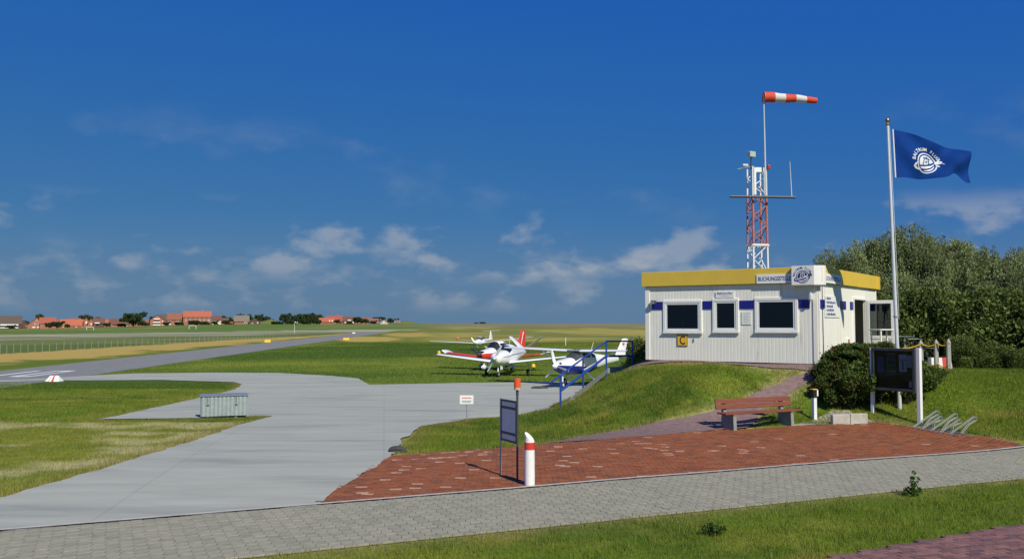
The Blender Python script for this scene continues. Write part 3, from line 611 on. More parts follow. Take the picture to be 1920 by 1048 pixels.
ts = MB().box((.105, (ty0 + ty1) / 2, ZW + .16), (.03, ty1 - ty0, .29)).build('name_panel', 'white', hut); front_text('BUCHUNGSSTELLE', .185, (ty0 + ty1) / 2, ZW + .095, .1225, 'ink', ts, .004, (ty1 - ty0) * .9, side=True)
# emblem, drawn in a unit circle: (polygon, layer, ink?)
def arc(r, a0, a1, n=20, cx=0, cy=0): return [(cx + r * math.cos(R(a0 + (a1 - a0) * i / n)), cy + r * math.sin(R(a0 + (a1 - a0) * i / n))) for i in range(n + 1)]
def emblem():
    L = []
    for i in range(24):                                        # ring
        a, b = i * 15, i * 15 + 15; L.append((arc(1.0, a, b, 2) + arc(.90, b, a, 2), 1, 1))
    L.append((arc(.78, 0, 360, 32)[:-1], 1, 1))                # disc
    L += [([(-.36, .46), (.36, .46), (.40, .54), (-.40, .54)], 2, 0), ([(-.16, .54), (.16, .54), (.0, .66)], 2, 0),
          ([(-.26, .46), (-.18, .46), (-.30, -.16), (-.40, -.20)], 2, 0), ([(.18, .46), (.26, .46), (.36, -.02), (.26, -.04)], 2, 0),
          ([(.0, .30), (.05, .22), (.13, .20), (.06, .13), (.09, .04), (0, .09), (-.09, .04), (-.06, .13), (-.13, .20), (-.05, .22)], 2, 0),
          ([(-.80, -.30), (-.10, -.14), (.46, .10), (.80, .30), (.80, .14), (.52, -.10), (-.05, -.26), (-.78, -.42)], 2, 0),
          ([(-.62, -.58), (.0, -.52), (.42, -.34), (.78, .0), (.80, -.12), (.45, -.48), (.0, -.66), (-.52, -.70)], 2, 0)]
    sw = [(-.92, .0), (-1.20, -.22), (-1.32, -.48), (-1.15, -.68), (-.80, -.74), (-.35, -.66), (-.62, -.58), (-.95, -.56), (-1.12, -.46), (-1.05, -.28), (-.98, -.15)]
    L += [([sw[0], sw[1], sw[9], sw[10]], 1, 1), ([sw[1], sw[2], sw[8], sw[9]], 1, 1), ([sw[2], sw[3], sw[7], sw[8]], 1, 1), ([sw[3], sw[4], sw[6], sw[7]], 1, 1), ([sw[4], sw[5], sw[6]], 1, 1)]
    L += [([(.78, .22), (.98, .42), (1.22, .50), (1.38, .38), (1.34, .16), (1.10, .06), (.86, .02)], 3, 1), ([(1.0, .44), (1.16, .72), (1.26, .70), (1.14, .46)], 3, 1), ([(.94, .02), (1.16, -.18), (1.06, -.30), (.92, -.14)], 3, 1), ([(1.36, .2), (1.5, .1), (1.44, .04), (1.34, .12)], 3, 1)]
    return L
def arc_text(body, r, a0, a1, size):
    out = []; n = len(body)
    for i, ch in enumerate(body):
        if ch == ' ': continue
        a = R(a0 + (a1 - a0) * i / (n - 1)); vs, fs = text_geo(ch, size, .01); q = a - math.pi / 2
        out.append(([(r * math.cos(a) + x * math.cos(q) - y * math.sin(q), r * math.sin(a) + x * math.sin(q) + y * math.cos(q)) for x, y, z in vs], fs))
    return out
def emblem_parts(fmap, ink, paper, parent, both=False):            # fmap(u, v, lift) -> point
    ib, pb = MB(), MB()
    for poly, lay_, isink in emblem():
        bm = bmesh.new(); bm.faces.new([bm.verts.new((p[0], p[1], 0)) for p in poly])
        for ax in (0, 1):
            for k in range(-12, 13):
                co = [0, 0, 0]; co[ax] = k * .13; no = [0, 0, 0]; no[ax] = 1
                bmesh.ops.bisect_plane(bm, geom=bm.verts[:] + bm.edges[:] + bm.faces[:], plane_co=co, plane_no=no)
        bm.verts.index_update(); vv = [(v.co.x, v.co.y) for v in bm.verts]; ff_ = [tuple(v.index for v in f.verts) for f in bm.faces]; bm.free()
        for sg in ((1, -1) if both else (1,)): (ib if isink else pb).add([fmap(u, v, sg * .0035 * lay_) for u, v in vv], ff_)
    for vs, fs in arc_text('BALTRUM FLUG', 1.20, 172, 34, .40):
        for sg in ((1, -1) if both else (1,)): ib.add([fmap(u, v, sg * .004) for u, v in vs], fs)
    ib.build('emblem', ink, parent, recalc=False); pb.build('emblem_lines', paper, parent, recalc=False)
# sign box wrapped round the corner
bx0 = fx(1490).x
sb = MB(); pl = [(bx0, -.02), (bx0, -.24), (-.06, -.24), (.20, -.05), (.20, .12), (.02, .12), (.02, -.02)]
sb.prism(pl, lambda x, y: (x, y, ZW - .06), lambda x, y: (x, y, ZT + .06)); sbx = sb.build('corner_sign_box', 'white', hut)
MB().prism([(p[0] * 1.01 + (.0), p[1] - .012) for p in pl], lambda x, y: (x, y, ZW - .09), lambda x, y: (x, y, ZW - .065)).build('sign_box_base', 'grey', sbx)
ew = abs(bx0 + .06); ec = (bx0 - .06) / 2
emblem_parts(lambda u, v, l: (ec - .0 + u * ew * .30, -.2405 - l, (ZW + ZT) / 2 - .045 + v * ew * .30), 'ink', 'white', sbx)
# little plates on the front
px0, px1 = fx(1343).x, fx(1377).x; pt_ = MB().box(((px0 + px1) / 2, -.018, 2.235), (px1 - px0, .02, .21)).build('small_plate', 'white', hut)
front_text('Baltrum-Flug', .105, (px0 + px1) / 2, 2.245, .0295, 'ink', pt_, .002, (px1 - px0) * .84, .25); MB().box(((px0 + px1) / 2, -.029, 2.19), (.25, .002, .012)).build('print_line', 'grey', pt_)
def printed(parent, fr, a0, a1, rows, m, h=.018, seed=3):          # rows of print too small to read
    rr = random.Random(seed); mb = MB()
    for z, f in rows:
        a = a0
        while a < a0 + (a1 - a0) * f:
            w_ = rr.uniform(.5, 1.6) * h; mb.add([fr(a, z - h * .4), fr(a + w_, z - h * .4), fr(a + w_, z + h * rr.uniform(.3, .8)), fr(a, z + h * rr.uniform(.3, .8))], [(0, 1, 2, 3)]); a += w_ + h * .35
    return mb.build('print', m, parent, recalc=False)
px0, px1 = fx(1391).x, fx(1409).x; ntc = MB().box(((px0 + px1) / 2, -.014, 1.46), (px1 - px0, .012, .40)).build('paper_notice', 'white', hut)
printed(ntc, lambda a, z: (a, -.0215, z), px0 + .07, px1 - .05, [(1.62, 1), (1.55, .8), (1.50, .9), (1.44, .7), (1.39, .9), (1.33, .8)], 'grey', .012)['kind'] = 'stuff'
cx0, cx1 = fx(1270).x, fx(1289.5).x; cz = .5 * (fz(1280, 627)[1] + fz(1280, 648)[1]); cs = MB().box(((cx0 + cx1) / 2, -.016, cz), (cx1 - cx0, .018, .39), bev=.004).build('letter_plate', 'signyellow', hut)
fr_ = MB(); cc_ = (cx0 + cx1) / 2; hw_ = (cx1 - cx0) / 2
for a in ((cc_, cz + .185, hw_ * 2, .015), (cc_, cz - .185, hw_ * 2, .015)): fr_.box((a[0], -.0265, a[1]), (a[2], .003, a[3]))
for s in (-1, 1): fr_.box((cc_ + s * (hw_ - .008), -.0265, cz), (.015, .003, .355))
fr_.build('plate_border', 'maroon', cs); front_text('C', .40, cc_, cz - .14, .0275, 'maroon', cs, .008, .2)
MB().box((fx(1301).x, -.016, fz(1301, 637)[1]), (.03, .03, .12), bev=.004).build('socket', 'dirt' if 'dirt' in M else 'grey', hut)
sy0, sy1 = sx_(1546).y, sx_(1574).y; pw_ = MB().box((.018, (sy0 + sy1) / 2, 1.83), (.014, sy1 - sy0, .68)).build('service_board', 'white', hut)
for k_i, (z, w_) in enumerate([(2.08, .3), (1.955, .72), (1.83, .5), (1.71, .58), (1.58, .66)]):
    front_text('F', .11, sy0 + .1, z - .04, .0265, 'ink', pw_, .003, None, 0, 'lettering', True); printed(pw_, lambda a, zz: (.0265, a, zz), sy0 + .2, sy0 + .2 + w_ * 1.3, [(z, 1)], 'ink', .075, k_i)['kind'] = 'stuff'
mbx = MB().box((.03, sx_(1588).y, 0.62), (.06, .34, .36), bev=.01).build('letter_box', 'white', hut); MB().box((.062, sx_(1588).y - .03, .64), (.006, .2, .24)).build('flap', mat('brick_print', (.35, .14, .10), .6), mbx)
# lamps
l0 = fx(1228, 567); lm = MB().box((l0.x, -.12, l0.z), (.18, .12, .13), bev=.015).build('floodlight', 'dark', hut); MB().box((l0.x - .01, -.184, l0.z - .01), (.13, .008, .09)).build('lens', 'grey', lm); MB().tube([(l0.x - .1, 0, l0.z + .05), (l0.x - .1, -.1, l0.z + .05)], .02).build('bracket', 'dark', lm)
l1 = fx(1522, 553); lc = MB().lathe([(.05, -.16), (.075, -.15), (.075, .02), (.07, .05)], (l1.x, -.11, l1.z), n=14).build('wall_lamp', 'alu', hut, True); MB().tube([(l1.x, -.03, l1.z + .02), (l1.x, -.11, l1.z + .05), (l1.x, -.11, l1.z + .28)], .018).build('bracket', 'alu', lc); MB().lathe([(.06, -.2), (.06, -.165)], (l1.x, -.11, l1.z), n=14).build('lens', 'grey', lc)
# door frame and open leaf
df = MB(); df.box((.02, dy0 - .03, dz1 / 2 + .05), (.07, .06, dz1 - .1)).box((.02, dy1 + .03, dz1 / 2 + .05), (.07, .06, dz1 - .1)).box((.02, (dy0 + dy1) / 2, dz1 + .035), (.07, dy1 - dy0 + .12, .07)); df.build('door_frame', 'white', hut)
dl_ = MB(); W_, y_ = .92, dy1 + .03; z0_, z1_ = .1, 2.12; t = .10
dl_.box((.06 + t / 2, y_, (z0_ + z1_) / 2), (t, .06, z1_ - z0_), bev=.006).box((.06 + W_ - t / 2, y_, (z0_ + z1_) / 2), (t, .06, z1_ - z0_), bev=.006)
for zc in (z0_ + .07, .80, z1_ - .06): dl_.box((.06 + W_ / 2, y_, zc), (W_ - 2 * t, .06, .12), bev=.006)
door = dl_.build('door', 'white', hut); MB().box((.06 + W_ / 2, y_, .47), (W_ - 2 * t, .03, .55)).build('door_panel', 'white', door); MB().box((.06 + W_ / 2, y_, 1.45), (W_ - 2 * t + .01, .014, 1.20)).build('pane', 'glass', door)
MB().tube([(.06 + W_ - .05, y_ - .03, 1.05), (.06 + W_ - .05, y_ - .08, 1.05), (.06 + W_ - .18, y_ - .08, 1.05)], .012).build('handle', 'galv', door)

# ------------------------------------------------------------------ lattice mast with windsock
mY = 39.0; mc = ptY(1422, 606, mY); gz = tz(mc.x, mY)
mast = empty('lattice_mast', (mc.x, mY, gz), R(8), 'orange and white lattice mast with antennas rising behind the cream hut', 'mast')
def zpy(py): return ptY(1422, py, mY).z - gz
zt, zc_, zl = zpy(316), zpy(369), zpy(461)
def hw(z): return .345 - .05 * z / zt
def section(z0, z1, m, body, nb):
    q = [(-1, -1), (1, -1), (1, 1), (-1, 1)]
    for a, b in q: MB().tube([(a * hw(z0), b * hw(z0), z0), (a * hw(z1), b * hw(z1), z1)], .045 if b < 0 and a > -2 else .04, 6).build('mast_leg', m, mast)
    br = MB(); dz = (z1 - z0) / nb
    for i in range(nb):
        for k in range(4):
            a, b = q[k], q[(k + 1) % 4]; za, zb = z0 + i * dz, z0 + (i + 1) * dz; s, e = (a, b) if (i + k) % 2 else (b, a)
            br.tube([(s[0] * hw(za), s[1] * hw(za), za), (e[0] * hw(zb), e[1] * hw(zb), zb)], .022, 5)
    br.build('bracing', m, mast)
section(0, zl, 'white', 1, 8); section(zl, zc_, 'orange', 1, 5); section(zc_, zt, 'white', 1, 3)
h = hw(zl) + .03
cr = MB()
for a, b in (((-h, -h), (h, -h)), ((h, -h), (h, h)), ((h, h), (-h, h)), ((-h, h), (-h, -h))): cr.tube([(*a, zl), (*b, zl)], .05, 6)
cr.build('collar', 'white', mast)
pn = MB(); ht = hw(zt) + .055
pn.box((-.22, -ht, (zt + zc_) / 2), (.09, .05, zt - zc_ - .06)).box((.22, -ht, (zt + zc_) / 2), (.09, .05, zt - zc_ - .06)).box((0, -ht, zt - .12), (.35, .05, .2)); pn.build('ladder_guard', 'white', mast)
mi_ = mast.matrix_basis.inverted() if False else (Matrix.Translation(mast.location) @ Matrix.Rotation(R(8), 4, 'Z')).inverted()
def ml(px, py, dY=0): return mi_ @ ptY(px, py, mY + dY)
MB().tube([ml(1369, 368.5, -.55), ml(1491, 370, -.55)], .055, 8).build('cross_bar', 'dark', mast)
MB().tube([ml(1484.5, 368, -.55), ml(1481, 303, -.55)], [.022, .012], 6).build('whip_antenna', 'alu', mast)
MB().tube([ml(1436, 369, -.5), ml(1434.5, 300, -.5), ml(1431.8, 177, -.5)], [.055, .038, .028], 8).build('windsock_pole', 'alu', mast)
MB().tube([ml(1433.6, 240, -.5), ml(1431.8, 177, -.5)], [.03, .028], 6).build('pole_tip', 'galv', mast)
fl = ml(1409, 290, -.4); MB().box(fl, (.33, .2, .25), rz=R(22), bev=.02).build('floodlight', mat('lamp_housing', (.42, .48, .44), .5), mast); MB().tube([fl - Vector((.02, 0, .1)), ml(1408, 318, -.3)], .025, 6).build('lamp_post', 'dark', mast)
MB().tube([ml(1414, 312, -.3), ml(1394, 315, -.3), ml(1383, 318, -.3)], .025, 6).build('camera_arm', 'grey', mast); MB().box(ml(1397, 310, -.3), (.26, .12, .1), rz=R(10), bev=.01).build('camera_head', 'alu', mast)
MB().lathe([(.08, -.1), (.09, 0), (.07, .08), (.02, .1)], ml(1441, 313, -.3), n=10).build('obstruction_lamp', mat('lamp_red', (.4, .05, .04), .3), mast, True); MB().tube([ml(1432, 316, -.3), ml(1441, 317, -.3)], .02).build('lamp_arm', 'dark', mast)
sk0 = ptY(1432, 183, mY - .5); sock = empty('windsock', sk0, 0, 'red and white striped windsock blowing from the mast top pole', 'windsock')
Ls = 101 * mY / FPX; rr0, rr1 = .245, .13; names = ['sockred', 'sockwhite'] * 3
def skp(t, a):
    r = (rr0 + (rr1 - rr0) * t) * (1 + .03 * math.sin(t * 25 + 2 * a)); x = t * Ls; z = -.10 * t * t + .01 * math.sin(t * 12); return (x, r * math.cos(a) + .15 * t, z + r * math.sin(a) * .95)
for i in range(5):
    mb = MB(); mb.loft([[skp((i + j / 5) / 5, 2 * math.pi * k / 20) for k in range(20)] for j in range(6)], False); mb.build('sock_band', names[i], sock, True)
ho = MB(); ho.tube([(0, rr0 * math.cos(2 * math.pi * k / 20), rr0 * math.sin(2 * math.pi * k / 20)) for k in range(21)], .014, 5, False); ho.build('hoop', 'galv', sock)

# ------------------------------------------------------------------ flag and pole
fY = 26.0; ft_, fb = ptY(1664, 230, fY), ptY(1682, 650, fY); fg = fb + (fb - ft_) * .18; fg.z = tz(fg.x, fY) - .02; fg.x = fb.x + (fb.x - ft_.x) / (fb.z - ft_.z) * (fg.z - fb.z)
pole = empty('flagpole', (fg.x, fY, fg.z), 0, 'tall white aluminium flagpole with gold ball top standing in the rose bushes', 'flagpole')
tp = ft_ - Vector((fg.x, fY, fg.z))
MB().tube([(0, 0, 0), tp * .28, tp], [.062, .055, .036], 12).build('shaft', 'alu', pole, True); MB().lathe([(.0, .12), (.045, .10), (.065, .05), (.05, .0), (.03, -.03), (.045, -.05), (.04, -.09)][::-1], tp, n=12).build('ball_finial', mat('gold_ball', (.30, .20, .07), .3, .8), pole, True)
MB().lathe([(.066, -.03), (.068, .03)], tp * .32, n=12).build('collar', 'grey', pole); MB().tube([tp * .31 + Vector((.08, -.02, 0)), tp * .6 + Vector((.07, -.03, 0)), tp * .985 + Vector((.045, -.02, 0))], .005, 4).build('halyard', 'inkw', pole)
A, B = ptY(1674, 243, fY), ptY(1679, 333, fY); fw = 149 * fY / FPX; fh = (A - B).length
flag = empty('flag', A, 0, 'navy blue flag with white round emblem flying from the flagpole', 'flag')
def fl_pt(u, v, l=0):                                              # u along, v down (0..1)
    x = u * fw + v * (B.x - A.x) * (1 - u) ; top = -.73 * u ** 1.15 * .9 ; bot = -(A.z - B.z) + .02 * math.sin(u * 3) - (.05 * u if u < .72 else .05 * u)
    bump = .16 * math.exp(-((u - .80) / .09) ** 2) * (v ** 3) - .07 * math.exp(-((u - .97) / .07) ** 2) * v ** 4
    z = top * (1 - v) + bot * v + bump + .03 * math.sin(u * 9 + v * 2) * u
    y = -.13 * math.sin(u * 7.2 + v * 1.9) * min(1, u * 3) - .11 * math.sin(u * 14 + v * 5.5) * u + .25 * u + .06 * math.sin((u - v * .8) * 9) * (1 - u) * min(1, u * 5)
    return Vector((x, y - l, z))
fm = MB(); nu, nv_ = 48, 26; g = [[fl_pt(i / nu, j / nv_) for j in range(nv_ + 1)] for i in range(nu + 1)]
fm.loft(g, False, closed=False); fo = fm.build('cloth', 'flag', flag, True, False)
hs = MB(); hs.tube([fl_pt(0, j / 8) for j in range(9)], .022, 6); hs.build('hoist_sleeve', 'inkw', flag)
emblem_parts(lambda u, v, l: fl_pt(.455 + u * .155, .60 - v * .255, l * 1.6), 'inkw', 'flag', fo, True)

# ------------------------------------------------------------------ forecourt furniture
b0, b1 = at(1365, 806), at(1472, 796); ax = (b1 - b0).to_2d().normalized(); brz = math.atan2(ax.y, ax.x); blen = (b1 - b0).to_2d().length
bench = empty('bench', (b0 + b1) / 2, brz, 'brown slatted wooden bench with concrete legs beside the footpath', 'bench')
zt0 = [tz(*(b0.to_2d() + ax * (0 if s < 0 else blen))) - bench.location.z for s in (-1, 1)]
for s, dz in zip((-1, 1), zt0):
    x = s * blen / 2; pf = [(-.30, dz - .03), (-.28, .36), (-.30, .41), (.10, .41), (.16, .78), (.22, .78), (.20, .36), (.24, dz - .03)]
    MB().prism(pf, lambda y, z: (x - .05, y, z), lambda y, z: (x + .05, y, z)).build('leg', 'conc_leg', bench)
for y in (-.25, -.12, .01): MB().box((.0, y, .43), (blen + .62, .11, .045), bev=.008).build('seat_slat', 'wood', bench)
for y, z in ((.105, .585), (.13, .725)): MB().box((-.02, y - .01, z), (blen + .62, .04, .125), bev=.008, m=Matrix.Translation((0, y, z)) @ Matrix.Rotation(R(-9), 4, 'X') @ Matrix.Translation((0, -y, -z))).build('back_slat', 'wood', bench)
MB().box((.05, -.05, .36), (.06, .5, .05)).build('seat_batten', 'dark', bench)

g = at(993, 912.5); bol = empty('bollard', g, 0, 'white wooden bollard with slanted top and red band at the path edge', 'bollard')
def post_ring(r, h, sl=0, n=16): return [(r * math.cos(2 * math.pi * k / n), r * math.sin(2 * math.pi * k / n), h + sl * (r * math.cos(2 * math.pi * k / n + .5))) for k in range(n)]
MB().loft([post_ring(.093, -.05), post_ring(.094, .2), post_ring(.090, .66)]).build('shaft', 'whitew', bol, True); MB().loft([post_ring(.092, .66), post_ring(.092, .79)]).build('red_band', 'red', bol, True); MB().loft([post_ring(.088, .79), post_ring(.084, .88, -1.0)]).build('slanted_top', 'whitew', bol, True)

s0, s1 = at(939, 893), at(970, 905); sg = empty('warning_sign', s1, 0, 'steel framed sign panel with amber beacon lamp behind the white bollard', 'sign')
v = (s0 - s1); d_ = v.to_2d().normalized(); up = Vector((0, 0, 1)); Lw = v.to_2d().length; n3 = Vector((-d_.y, d_.x, 0))
def sp(a, z, o=0): return Vector((d_.x * a, d_.y * a, z)) + n3 * o
MB().tube([sp(0, -.1), sp(0, 1.58)], .02, 8).build('post', 'dark', sg); MB().tube([sp(Lw, -.1), sp(Lw, .7), sp(Lw, 1.49)], .02, 8).build('post', 'galv', sg)
def slab(a0, a1, z0, z1, t, o=0): return MB().add([sp(a, z, o + q) for q in (-t / 2, t / 2) for a, z in ((a0, z0), (a1, z0), (a1, z1), (a0, z1))], [(0, 1, 2, 3), (7, 6, 5, 4), (0, 4, 5, 1), (1, 5, 6, 2), (2, 6, 7, 3), (3, 7, 4, 0)])
zb0, zb1 = .70, 1.47
pnl = slab(.02, Lw - .02, zb0 + .02, zb1 - .03, .012).build('panel', 'signblue', sg)
for a in ((.02, Lw - .02, zb1 - .035, zb1), (.02, Lw - .02, zb0, zb0 + .035), (.02, .05, zb0 + .035, zb1 - .035), (Lw - .05, Lw - .02, zb0 + .035, zb1 - .035)): slab(*a, .03).build('panel_frame', 'dark', sg)
for z in (zb1 - .17, zb0 + .13): slab(.05, Lw - .05, z, z + .05, .02).build('stripe', 'dark', sg)
hd = sp(0, 1.58); MB().tube([hd, hd + Vector((0, 0, .12))], .025, 8).build('lamp_stem', 'dark', sg); MB().lathe([(.06, .10), (.064, .145)], hd, n=16).build('lamp_base', mat('lamp_base', (.55, .42, .32), .5), sg, True); MB().lathe([(.062, .147), (.062, .28), (.056, .305), (.02, .315)], hd, n=18).build('amber_beacon', 'amber', sg, True)

# notice board
rb = at(1722, 794); nd = Vector((-.6, .8)); W_ = 1.36; nb_ = empty('notice_board', rb, math.atan2(-nd.y, -nd.x), 'dark glazed notice board on white posts in front of the rose bushes', 'notice board')
lz = tz(rb.x + nd.x * W_, rb.y + nd.y * W_) - rb.z; zt_ = ptY(1722, 654, rb.y).z - rb.z; zb_ = zt_ - 1.18
MB().box((.05, 0, zt_ / 2 - .04), (.11, .12, zt_ + .12), bev=.008).build('post', 'white', nb_); MB().box((-W_ - .0, .02, (zt_ + lz) / 2 - .06), (.09, .1, zt_ - lz + .1), bev=.008).build('post', 'white', nb_)
xa, xb = -W_ + .047, -.008; MB().box(((xa + xb) / 2, .0, (zt_ + zb_) / 2), (xb - xa, .05, zt_ - zb_ - .02)).build('back_board', mat('board_felt', (.012, .02, .016), .9), nb_)
for q in (((xa + xb) / 2, zt_ - .03, xb - xa, .07), ((xa + xb) / 2, zb_ + .03, xb - xa, .07)): MB().box((q[0], -.05, q[1]), (q[2], .11, q[3]), bev=.006).build('frame_rail', 'dark', nb_)
for x in (xa + .04, xb - .04): MB().box((x, -.05, (zt_ + zb_) / 2), (.08, .11, zt_ - zb_ - .135), bev=.006).build('frame_rail', 'dark', nb_)
bw = xb - xa
def paper(f0, f1, g0, g1, m, nm='poster', o=-.03): return MB().box((xa + bw * (f0 + f1) / 2, o, zt_ - (zt_ - zb_) * (g0 + g1) / 2), (bw * (f1 - f0), .006, (zt_ - zb_) * (g1 - g0))).build(nm, m, nb_)
paper(.11, .27, .20, .58, 'poster2')
for i in range(4):
    p = paper(.32, .54, .125 + i * .135, .25 + i * .135, 'poster3'); q = .125 + i * .135
    MB().box((xa + bw * .43, -.035, zt_ - (zt_ - zb_) * (q + .004)), (bw * .22, .004, .012)).build('poster_edge', 'grey', p)
pp = paper(.615, .79, .14, .54, 'poster1'); MB().box((xa + bw * .70, -.0345, zt_ - (zt_ - zb_) * .40), (.04, .003, .25)).build('print_block', 'poster2', pp); MB().box((xa + bw * .70, -.0345, zt_ - (zt_ - zb_) * .265), (.18, .003, .02)).build('print_block', 'dark', pp)
pp = paper(.80, .90, .16, .44, 'poster1'); 
for i in range(5): MB().box((xa + bw * .85, -.0345, zt_ - (zt_ - zb_) * (.2 + i * .05)), (.09, .003, .012)).build('print_line', 'dark', pp)
paper(.83, .90, .76, .90, 'poster1')
MB().box(((xa + xb) / 2, -.075, (zt_ + zb_) / 2), (bw - .15, .006, zt_ - zb_ - .13)).build('glass_front', glass_mat('board_glass', (.75, .78, .8), 1.22), nb_)

# path lamp post, kerb blocks, small apron sign
g = at(1527, 787); lp = empty('path_lamp', g, .45, 'short white square post with yellow and black lamp head by the bench', 'path lamp')
hL = 56 * g.y / FPX; MB().box((0, 0, hL * .36), (.11, .11, hL * .76), bev=.006).build('post', 'white', lp); MB().box((0, 0, hL * .76), (.115, .115, .05)).build('collar', 'dark', lp); MB().box((-.02, 0, hL * .89), (.13, .13, .19), bev=.01).build('lamp_head', 'black', lp)
MB().box((-.01, 0, hL * 1.0 + .012), (.16, .15, .025), bev=.006).build('lamp_cap', 'signyellow', lp); MB().box((.075, 0, hL * .89), (.05, .13, .17)).build('reflector', 'white', lp)
k0, k1 = at(1561, 796), at(1627, 793); km = (k0 + k1) / 2; kd = (k1 - k0); ka = math.atan2(kd.y, kd.x); kl = kd.to_2d().length
for i in (0, 1):
    p = k0 + kd * (.25 + .5 * i); o = MB().box((0, 0, .10), (kl / 2 - .012, .14, .34), bev=.012).build('kerb_block', 'curb'); o.location = (p.x, p.y + .07, p.z); o.rotation_euler = (0, R(-1 + i), ka)
    tag(o, ['pale concrete kerb block set into the bank, end nearer the bench', 'pale concrete kerb block set into the bank, end nearer the notice board'][i], 'kerb block', 'concrete kerb blocks in the bank')
g = at(876, 790); ws = empty('small_sign', g, 0, 'small white notice sign on a thin post at the apron edge', 'sign'); k = g.y / FPX
MB().tube([(0, 0, -.1), (-.03, 0, 40 * k)], .014, 6).build('post', 'galv', ws); zc = 40.5 * k; pl_ = MB().box((-.02, -.02, zc), (25.5 * k, .012, 16.5 * k), bev=.003).build('plate', 'white', ws)
for dz, m, w_ in ((.055, 'red', .7), (-.035, 'grey', .72), (-.075, 'grey', .6)): MB().box((-.02, -.0275, zc + dz), (25.5 * k * w_, .002, .022)).build('print_line', m, pl_)
# steel bin
b0, b1 = at(378, 784.5), at(462, 782.5); k = b0.y / FPX; d_ = (b1 - b0); ra = math.atan2(d_.y, d_.x) - .06; Lb = d_.length; Hb = 41 * k; Db = .95
sk = empty('steel_bin', b0, ra, 'ribbed galvanised steel bin standing on the apron edge', 'bin')
def ribwall(L, n, fr):
    pts = []; p = L / n
    for i in range(n): pts += [(i * p + .0, 0), (i * p + p * .12, .035), (i * p + p * .75, .035), (i * p + p * .88, 0)]
    pts.append((L, 0)); mb = MB(); mb.loft([[fr(a, o, .07) for a, o in pts], [fr(a, o, .115) for a, o in pts], [fr(a, o, Hb - .06) for a, o in pts], [fr(a, o * .2, Hb - .03) for a, o in pts]], False, closed=False); return mb
ribwall(Lb, 11, lambda a, o, z: (a, -o, z)).build('side_panel', 'galv_b', sk); ribwall(Lb, 11, lambda a, o, z: (a, Db + o, z)).build('side_panel', 'galv_b', sk)
ribwall(Db, 5, lambda a, o, z: (Lb + o, a, z)).build('end_panel', 'galv_b', sk); ribwall(Db, 5, lambda a, o, z: (-o, a, z)).build('end_panel', 'galv_b', sk)
MB().box((Lb / 2, Db / 2, .075), (Lb - .01, Db - .01, .03)).build('floor_plate', 'dark', sk)
for a in ((Lb / 2, -.01, Lb + .1, .07), (Lb / 2, Db + .01, Lb + .1, .07)): MB().box((a[0], a[1], Hb - .005), (a[2], a[3], .03), bev=.006).build('rim', 'galv', sk)
MB().box((Lb / 2, Db / 2, Hb + .012), (Lb + .12, Db + .12, .02), bev=.004).build('lid', 'galv', sk)
for f in (.13, .76):
    for y in (.08, Db - .08): MB().box((Lb * f, y, .03), (.09, .12, .1)).build('foot', 'galv', sk)
    MB().box((Lb * f, -.045, Hb * .82), (.02, .02, .22)).build('latch', 'dark', sk); MB().box((Lb * f, -.05, Hb * .60), (.09, .02, .035)).build('handle', 'dark', sk)
# dark stone
g = at(745, 849)
def stone(name, p, r, seed, label, cat):
    bm = bmesh.new(); bmesh.ops.create_icosphere(bm, subdivisions=3, radius=1); rr = random.Random(seed)
    for v in bm.verts:
        n = float(fbm(v.co.x * 1.6 + seed, v.co.y * 1.6 + v.co.z * 2)); v.co = Vector((v.co.x * r[0], v.co.y * r[1], max(v.co.z, -.5) * r[2])) * (.7 + .6 * n)
    me = bpy.data.meshes.new(name); bm.to_mesh(me); bm.free(); me.materials.append(M['rock']); o = bpy.data.objects.new(name, me); col.objects.link(o); o.location = (p.x, p.y, p.z + r[2] * .4); return tag(o, label, cat)
stone('boulder', g, (.21, .15, .115), 3, 'low dark stone at the corner of the red brick forecourt', 'boulder')
g = at(1012, 729); stone('wheel_chock', g, (.5, .25, .12), 9, 'dark wheel chock heap lying on the apron before the blue and white aircraft', 'chock')
# bicycle rack
r0, r1 = at(1708, 803), at(1795, 819); d_ = (r1 - r0).to_2d(); La = d_.length; rz = math.atan2(d_.y, d_.x)
rk = empty('bicycle_rack', r0, rz, 'galvanised bicycle rack with slanted wheel hoops beside the notice board', 'bicycle rack')
for y in (.0, .36): MB().tube([(-.05, y, .035), (La + .08, y, .035 + tz(r1.x, r1.y) - r0.z)], .022, 6).build('ground_rail', 'rack', rk)
nh = 5
for i in range(nh):
    x = La * (i + .25) / nh; hi = i % 2 == 0; zt = .46 if hi else .36; yl = .86 if hi else .66; zz = (tz(r1.x, r1.y) - r0.z) * x / La
    for s in (-.028, .028):
        MB().tube([(x + s, .0, .04 + zz), (x + s, yl * .82, zt - .05 + zz), (x + s, yl * .93, zt + zz), (x + s, yl, zt - .03 + zz), (x + s, yl * .98, zt - .1 + zz), (x + s, yl * .68, zt * .55 + zz), (x + s, yl * .62, .2 + zz), (x + s, .36, .04 + zz)], .010, 6).build('hoop', 'rack', rk, True)

